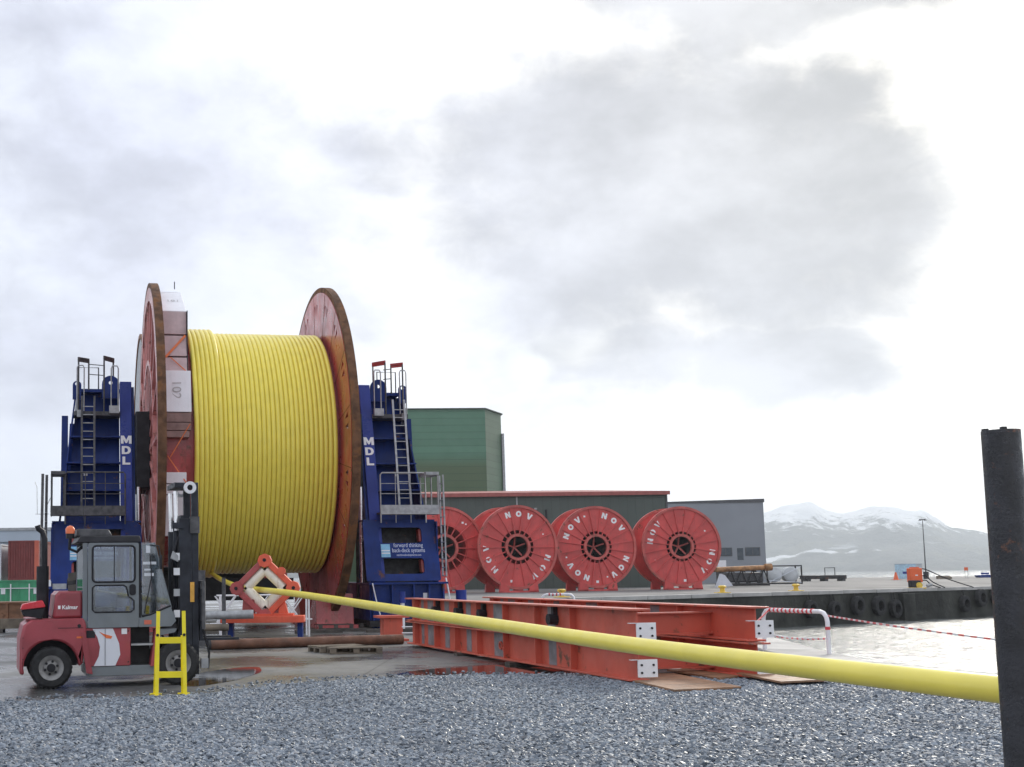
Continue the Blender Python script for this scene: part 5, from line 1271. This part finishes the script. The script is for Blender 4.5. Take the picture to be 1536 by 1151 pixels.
# ------------------------------------------------------------------ things on the pier
def on_edge(k, inl=.8): return P0 + E * k + EN * inl + Vector((0, 0, .006))
def bollard(k, label):
    b = thing('bollard', label, 'bollard', on_edge(k, .25) + Vector((0, 0, .094)), 0, 'yellow bollards along the pier edge')
    MB().lathe([(0, .02), (0, .38), (.06, .38), (.08, .20), (.36, .17), (.42, .30), (.52, .30), (.58, .18), (.58, .02)], (0, 0, 0), 'Z', 16).build('bollard_head', M['bollard'], b)
    MB().box(-.55, .55, -.3, .3, -.0, .05).build('base_plate', M['bollard'], b)
bollard(1.4, 'yellow bollard on the pier edge below the third red reel')
bollard(19.2, 'yellow bollard on the pier edge below the brown lattice stack')
bollard(28.8, 'yellow bollard on the pier edge below the white tank frame')

def lattice():
    o = thing('lattice_frame', 'brown tubular steel lattice frame lying on the pier right of the reels', 'lattice frame', (49.2, 141, .006), R(4))
    for y in (-1.1, 1.1):
        MB().cyl((-.2, y, 1.95), (6.0, y, 2.15), .28, n=12).build('chord', M['timber_brown'], o)
        MB().cyl((.6, y, .25), (5.9, y, .25), .16, n=10).build('chord', M['dark'], o)
        for k in range(4): MB().cyl((.7 + k * 1.3, y, .3), (1.4 + k * 1.3, y, 1.95), .07, n=8).cyl((2.0 + k * 1.3, y, .3), (1.4 + k * 1.3, y, 1.95), .07, n=8).build('brace', M['dark'], o)
    for x in (.6, 3, 5.6): MB().cyl((x, -1.1, 2.0), (x, 1.1, 2.0), .1, n=8).build('cross_tube', M['timber_brown'], o)
    MB().cyl((5.4, -1.3, 2.15), (6.1, -1.3, 2.2), .42, n=10).build('end_flange', M['timber_brown'], o)
    MB().box(.9, 5.4, -.9, .9, .5, 1.6).build('wrapped_load', M['galv_dark'], o, bevel=.2)
    MB().prism([(-.6, .0), (1.3, .15), (.4, 1.35), (.0, 1.5)], -1.9, -1.4, 'Y').build('sheet_cover', M['tarp'], o)
lattice()
wb = thing('white_cabinet', 'small white cabinet standing behind the lattice frame', 'cabinet', (53.2, 150, .006))
MB().box(-.5, .5, -.4, .4, 2.3, 3.1).build('box', M['white'], wb); MB().box(-.5, .5, -.35, .35, 0, 2.298).build('stand', M['galv_dark'], wb)
def tankframe():
    o = thing('tank_container', 'dark framed container holding two pale round tanks on the pier', 'container', (64.6, 165, .006), R(-3))
    Wd, Hh = 4.5, 2.5
    for x in (0, Wd):
        for y in (0, 2.2): MB().box(x - .08, x + .08, y - .08, y + .08, 0, Hh).build('corner_post', M['dark'], o)
    for z in (.1, Hh - .1):
        for y in (0, 2.2): MB().box(.082, Wd - .082, y - .07, y + .07, z - .08, z + .08).build('rail', M['dark'], o)
    for x in (1.15, 3.3):
        MB().lathe([(.15, .05), (.05 + .15, .7), (.45, 1.0), (1.8, 1.0), (2.05, .7), (2.1, .05)], (x, 0, 1.25), 'Y', 24).build('tank', M['tank'], o)
    MB().bar((.1, -.05, .2), (Wd - .1, -.05, Hh - .2), .08, .08).bar((.1, -.05, .5), (Wd - .1, -.05, .2), .06, .1).build('brace', M['tarp'], o)
tankframe()
fr = thing('flat_rack', 'low dark flat rack with a thin frame standing on the far pier', 'rack', (84.5, 200, .006))
MB().box(0, 6.6, 0, 2.4, .35, .95).build('deck', M['dark'], fr)
for x in (.4, 3.2, 6.0): MB().box(x, x + .5, .2, 2.2, 0, .348).build('foot', M['galv_dark'], fr)
for x in (3.2, 4.8): MB().box(x, x + .1, .2, .3, .952, 2.2).build('frame_post', M['galv_dark'], fr)
MB().box(3.3, 4.8, .2, .3, 2.1, 2.2).build('frame_rail', M['galv_dark'], fr)
for px, x in ((1229, 87.5), (1213, 82.0)): pass

def cabin():
    o = thing('site_cabin', 'small pale blue and white site cabin far out on the pier', 'cabin', (112.6, 225, .006), R(2))
    MB().box(0, 2.6, 0, 2.4, .05, 2.65).build('front_wall', M['cabin'], o)
    MB().box(2.602, 3.8, .1, 2.4, .05, 2.65).build('side_wall', M['tank'], o)
    MB().box(.1, 2.2, -.02, -.003, .95, 1.35).build('lettering_band', M['blue_light'], o)
    MB().box(2.75, 3.3, .06, .097, .6, 2.0).build('window', M['window'], o)
    MB().box(-.05, 3.85, -.05, 2.45, 2.652, 2.75).build('roof', M['grey_left'], o)
cabin()
def lampmast():
    o = thing('light_mast', 'tall thin grey light mast beside the pale blue cabin', 'light mast', (115.6, 222.5, .006))
    MB().cyl((0, 0, 0), (0, 0, 10.6), .13, .06, n=8).build('pole', M['galv_dark'], o)
    MB().box(-.55, .55, -.06, .06, 10.6, 10.72).build('crossarm', M['galv_dark'], o)
    for x in (-.45, .45): MB().box(x - .18, x + .18, -.25, .12, 10.45, 10.6).build('lamp_head', M['galv_dark'], o)
    MB().box(-.35, .35, -.3, .3, 0, 1.3).build('base_box', M['dark'], o)
lampmast()
def cabinet():
    pos = on_edge(48.4, 1.1)
    o = thing('hose_cabinet', 'bright orange cabinet on the pier edge with dark hoses hanging from its side', 'cabinet', pos)
    MB().box(-.55, .55, -.35, .35, .55, 1.85).build('box', M['cabinet'], o, bevel=.05)
    MB().box(-.3, .3, -.3, .3, 1.852, 1.95).build('lid', M['cabinet'], o)
    for x in (-.45, .4): MB().box(x, x + .08, -.3, .3, 0, .548).build('leg', M['white'], o)
    for k, (z, l) in enumerate(((1.7, 4.6), (1.1, 2.0), (.7, 1.6))):
        MB().tube(catmull([(.55, 0, z), (1.0, -.05, z + .02), (.6 + l * .5, -.1, z * .5), (.6 + l, -.2, .04)], 5), .05, 6).build('hose', M['black'], o)
    MB().box(-.12, .12, -.357, -.351, 1.15, 1.25).build('label_plate', M['letter'], o)
    w = thing('mooring_winch', 'dark mooring winch with a yellow drum on the pier edge beside the orange cabinet', 'winch', on_edge(47.4, .45))
    MB().box(-.6, .3, -.3, .3, .1, .75).build('housing', M['dark'], w, bevel=.05)
    MB().cyl((.1, -.42, .3), (.1, .2, .3), .27, n=16).build('drum', M['bollard'], w)
    MB().box(-.65, .7, -.4, .4, 0, .098).build('base_plate', M['bollard'], w)
    b = thing('coupling', 'small pale hose coupling on the pier edge right of the winch', 'coupling', on_edge(48.9, .2))
    MB().cyl((-.1, 0, .22), (.35, 0, .34), .14, n=10).build('body', M['galv'], b); MB().box(-.2, .3, -.15, .15, 0, .1).build('base', M['galv_dark'], b)
cabinet()
cn = thing('traffic_cone', 'small orange red cone standing left of the pale blue cabin', 'cone', (103.5, 209, .006))
MB().lathe([(.05, .05), (.05, .42), (1.3, .12), (1.3, .05)], (0, 0, 0), 'Z', 14).build('cone_body', M['cabinet'], cn); MB().box(-.6, .6, -.6, .6, 0, .052).build('base', M['cabinet'], cn)
sg_ = thing('sign_post', 'small sign on two thin legs at the far end of the pier', 'sign', (127, 230, .006))
MB().box(-.35, .35, -.03, .03, 1.4, 2.0).build('sign_panel', M['cabinet'], sg_); MB().box(-.3, -.22, -.04, .04, 0, 1.398).box(.22, .3, -.04, .04, 0, 1.398).build('leg', M['galv'], sg_)
tp_ = thing('timber_pile', 'low stack of timbers on the far pier right of the orange cabinet', 'timber', (115, 215, .006))
for k in range(3): MB().box(-1.3 + k * .1, 1.2, k * .3, k * .3 + .28, 0, .35 + .1 * k).build('timber', M['wood'], tp_)
bt = thing('small_boat', 'small dark blue boat lying at the far right end of the pier', 'boat', (133.5, 236, .006))
MB().prism([(-1.5, .5), (-1.1, .0), (1.9, .0), (2.0, .6)], -.6, .6, 'Y').build('hull', M['blue'], bt, bevel=.1); MB().box(-.2, .9, -.4, .4, .602, .95).build('cuddy', M['blue_light'], bt)

# tyre fenders
tyre_src = None
FP = [(29.9, -1.35, .66, 'tyre fender hanging furthest left on the pier wall'), (33.3, -1.45, .62, 'tyre fender second from left on the pier wall'), (36.7, -1.2, .72, 'big tyre fender third from left on the pier wall'),
      (39.9, -1.3, .74, 'big tyre fender fourth from left on the pier wall'), (42.5, -1.6, .70, 'low tyre fender just left of the concrete buttress'), (54.2, -1.45, .68, 'tyre fender right of the concrete buttress'),
      (57.2, -.95, .74, 'tyre fender hung high under the pier edge near the post'), (60.0, -.9, .72, 'tyre fender hung high and nearest the black post')]
for k, z, r_, lab in FP:
    r_ *= 1.14; loc = P0 + E * k - EN * .28 + Vector((0, 0, z - .06)); rz = math.atan2(E.y, E.x)
    o = thing('tyre_fender', lab, 'tyre', loc, rz, 'tyre fenders hanging on the pier wall')
    prof = [(-.24, r_ * .55), (-.26, r_ * .8), (-.2, r_ * .97), (0, r_), (.2, r_ * .97), (.26, r_ * .8), (.24, r_ * .55)]
    MB().lathe(prof, (0, 0, 0), 'Y', 28).build('tyre_ring', M['rubber'], o)
    MB().cyl((-.2, .1, r_ * .6), (-.22, .26, -z + .0), .03, n=5).cyl((.2, .1, r_ * .6), (.22, .26, -z), .03, n=5).build('hanging_chain', M['dark'], o)

# ------------------------------------------------------------------ left background clutter
def container(name, x, y, z, L, Dp, H, m, m_end, label, cat, rz=0, ribs=14, end=None):
    o = thing(name, label, cat, (x, y, z), rz)
    MB().box(.05, L - .05, .05, Dp - .05, .1, H - .05).build('body', M[m], o, smooth=False)
    MB().box(0, L, 0, .1, 0, .12).box(0, L, 0, .1, H - .1, H).box(0, .1, 0, .1, .121, H - .101).box(L - .1, L, 0, .1, .121, H - .101).box(L - .1, L, Dp - .1, Dp, 0, H).box(L - .1, L, .101, Dp - .101, 0, .12).box(L - .1, L, .101, Dp - .101, H - .1, H).build('frame', M[m_end], o)
    rb = MB().box(-.06, .06, .012, .049, .121, H - .101).build('rib', M[m], o); rb.location = (L / ribs * .5, 0, 0)
    for k in range(1, ribs): inst(rb, 'rib', o, (L / ribs * (k + .5), 0, 0))
    return o
g_ = container('open_container', -24.0, 80, 0, 8.3, 2.4, 1.74, 'cont_green', 'cont_green', 'low green ribbed container left of the forklift exhaust', 'container', ribs=10)
for x in (5.9, 8.0): MB().box(x, x + .28, -.01, .0, .85, 1.2).build('white_label', M['white'], g_)
for x in (6.5, 7.7): MB().box(x, x + .07, -.06, -.002, 0, 1.5).build('pipe', M['white'], g_)
MB().box(0, 8.3, -.05, -.002, 1.2, 1.25).build('pipe', M['white'], g_)
c_ = container('shipping_container', -17.7, 80.2, 1.742, 1.95, 6.0, 2.55, 'cont_red', 'cont_red', 'dark red container with an orange end standing on the green one', 'container', ribs=12)
MB().box(1.702, 1.98, -.01, .0, .0, 2.55).build('end_post', M['cont_orange'], c_)
c_ = container('shipping_container', -24.4, 80.4, 1.742, 6.2, 2.4, 2.35, 'cont_white', 'cont_white', 'white container with dark blue squares at the far left edge', 'container', ribs=14)
for x in (5.2,):
    for z in (.35, 1.45): MB().box(x, x + .5, -.01, .011, z, z + .35).build('blue_square', M['blue_band'], c_)
MB().box(5.98, 6.1, -.01, .0, .1, 2.2).build('door_bar', M['dark'], c_)
sk = thing('skip', 'rusty brown open skip standing at the left edge behind the forklift', 'skip', (-12.7, 50, 0), 0); sk.scale = (1, 1, .6)
MB().prism([(0, .25), (2.2, .25), (2.9, 1.35), (0, 1.35)], 0, 1.8, 'Y').build('tub', M['skip'], sk)
MB().box(-.02, 2.95, -.06, 1.86, 1.352, 1.45).build('rim', M['skip'], sk)
for x in (.7, 1.6, 2.2): MB().box(x, x + .1, -.07, -.002, .25, 1.35).build('rib', M['skip'], sk)
MB().box(-1.0, .55, -.25, -.072, .2, 1.38).build('dark_plate', M['dark'], sk)
MB().box(0, 2.5, .1, 1.7, 0, .248).build('skid', M['dark'], sk)
tb = thing('timber_bearer', 'grey timber beam on dark feet lying left of the forklift', 'timber', (-9.7, 41.5, 0), 0)
MB().box(0, 1.6, 0, .3, .14, .46).build('beam', M['wood'], tb)
for x in (.1, 1.2): MB().box(x, x + .3, -.05, .35, 0, .138).build('foot', M['wood_dark'], tb)
# crates and cabinet clutter between forklift and left tower
cl = thing('tool_cabinet', 'dark blue equipment cabinet with white labels behind the forklift hood', 'cabinet', (-7.0, 38.6, 0), TH)
MB().box(-.1, .62, -.3, .3, 0, 1.45).build('box', M['blue'], cl, bevel=.02)
MB().box(.0, .16, -.312, -.302, 1.15, 1.28).build('label', M['white'], cl); MB().box(.40, .55, -.312, -.302, 1.1, 1.22).build('label', M['white'], cl)
MB().box(.05, .2, -.35, -.302, .3, .9).build('hose_reel', M['black'], cl)
MB().box(-.12, .3, -.25, .25, 1.452, 1.62).build('top_tray', M['galv'], cl); MB().box(.32, .6, -.25, .25, 1.452, 1.8).build('motor', M['dark'], cl, bevel=.05)

sa_ = thing('green_tank', 'upright green and white tank standing behind the right flange base', 'tank', (1.35, 58, 0))
MB().box(-.45, .25, -.3, .3, .9, 2.75).build('body', M['green_wall'], sa_); MB().box(.252, .5, -.3, .3, .9, 2.75).build('pipe_cover', M['white'], sa_)
MB().box(-.4, .4, -.25, .25, 0, .898).build('stand', M['galv'], sa_)
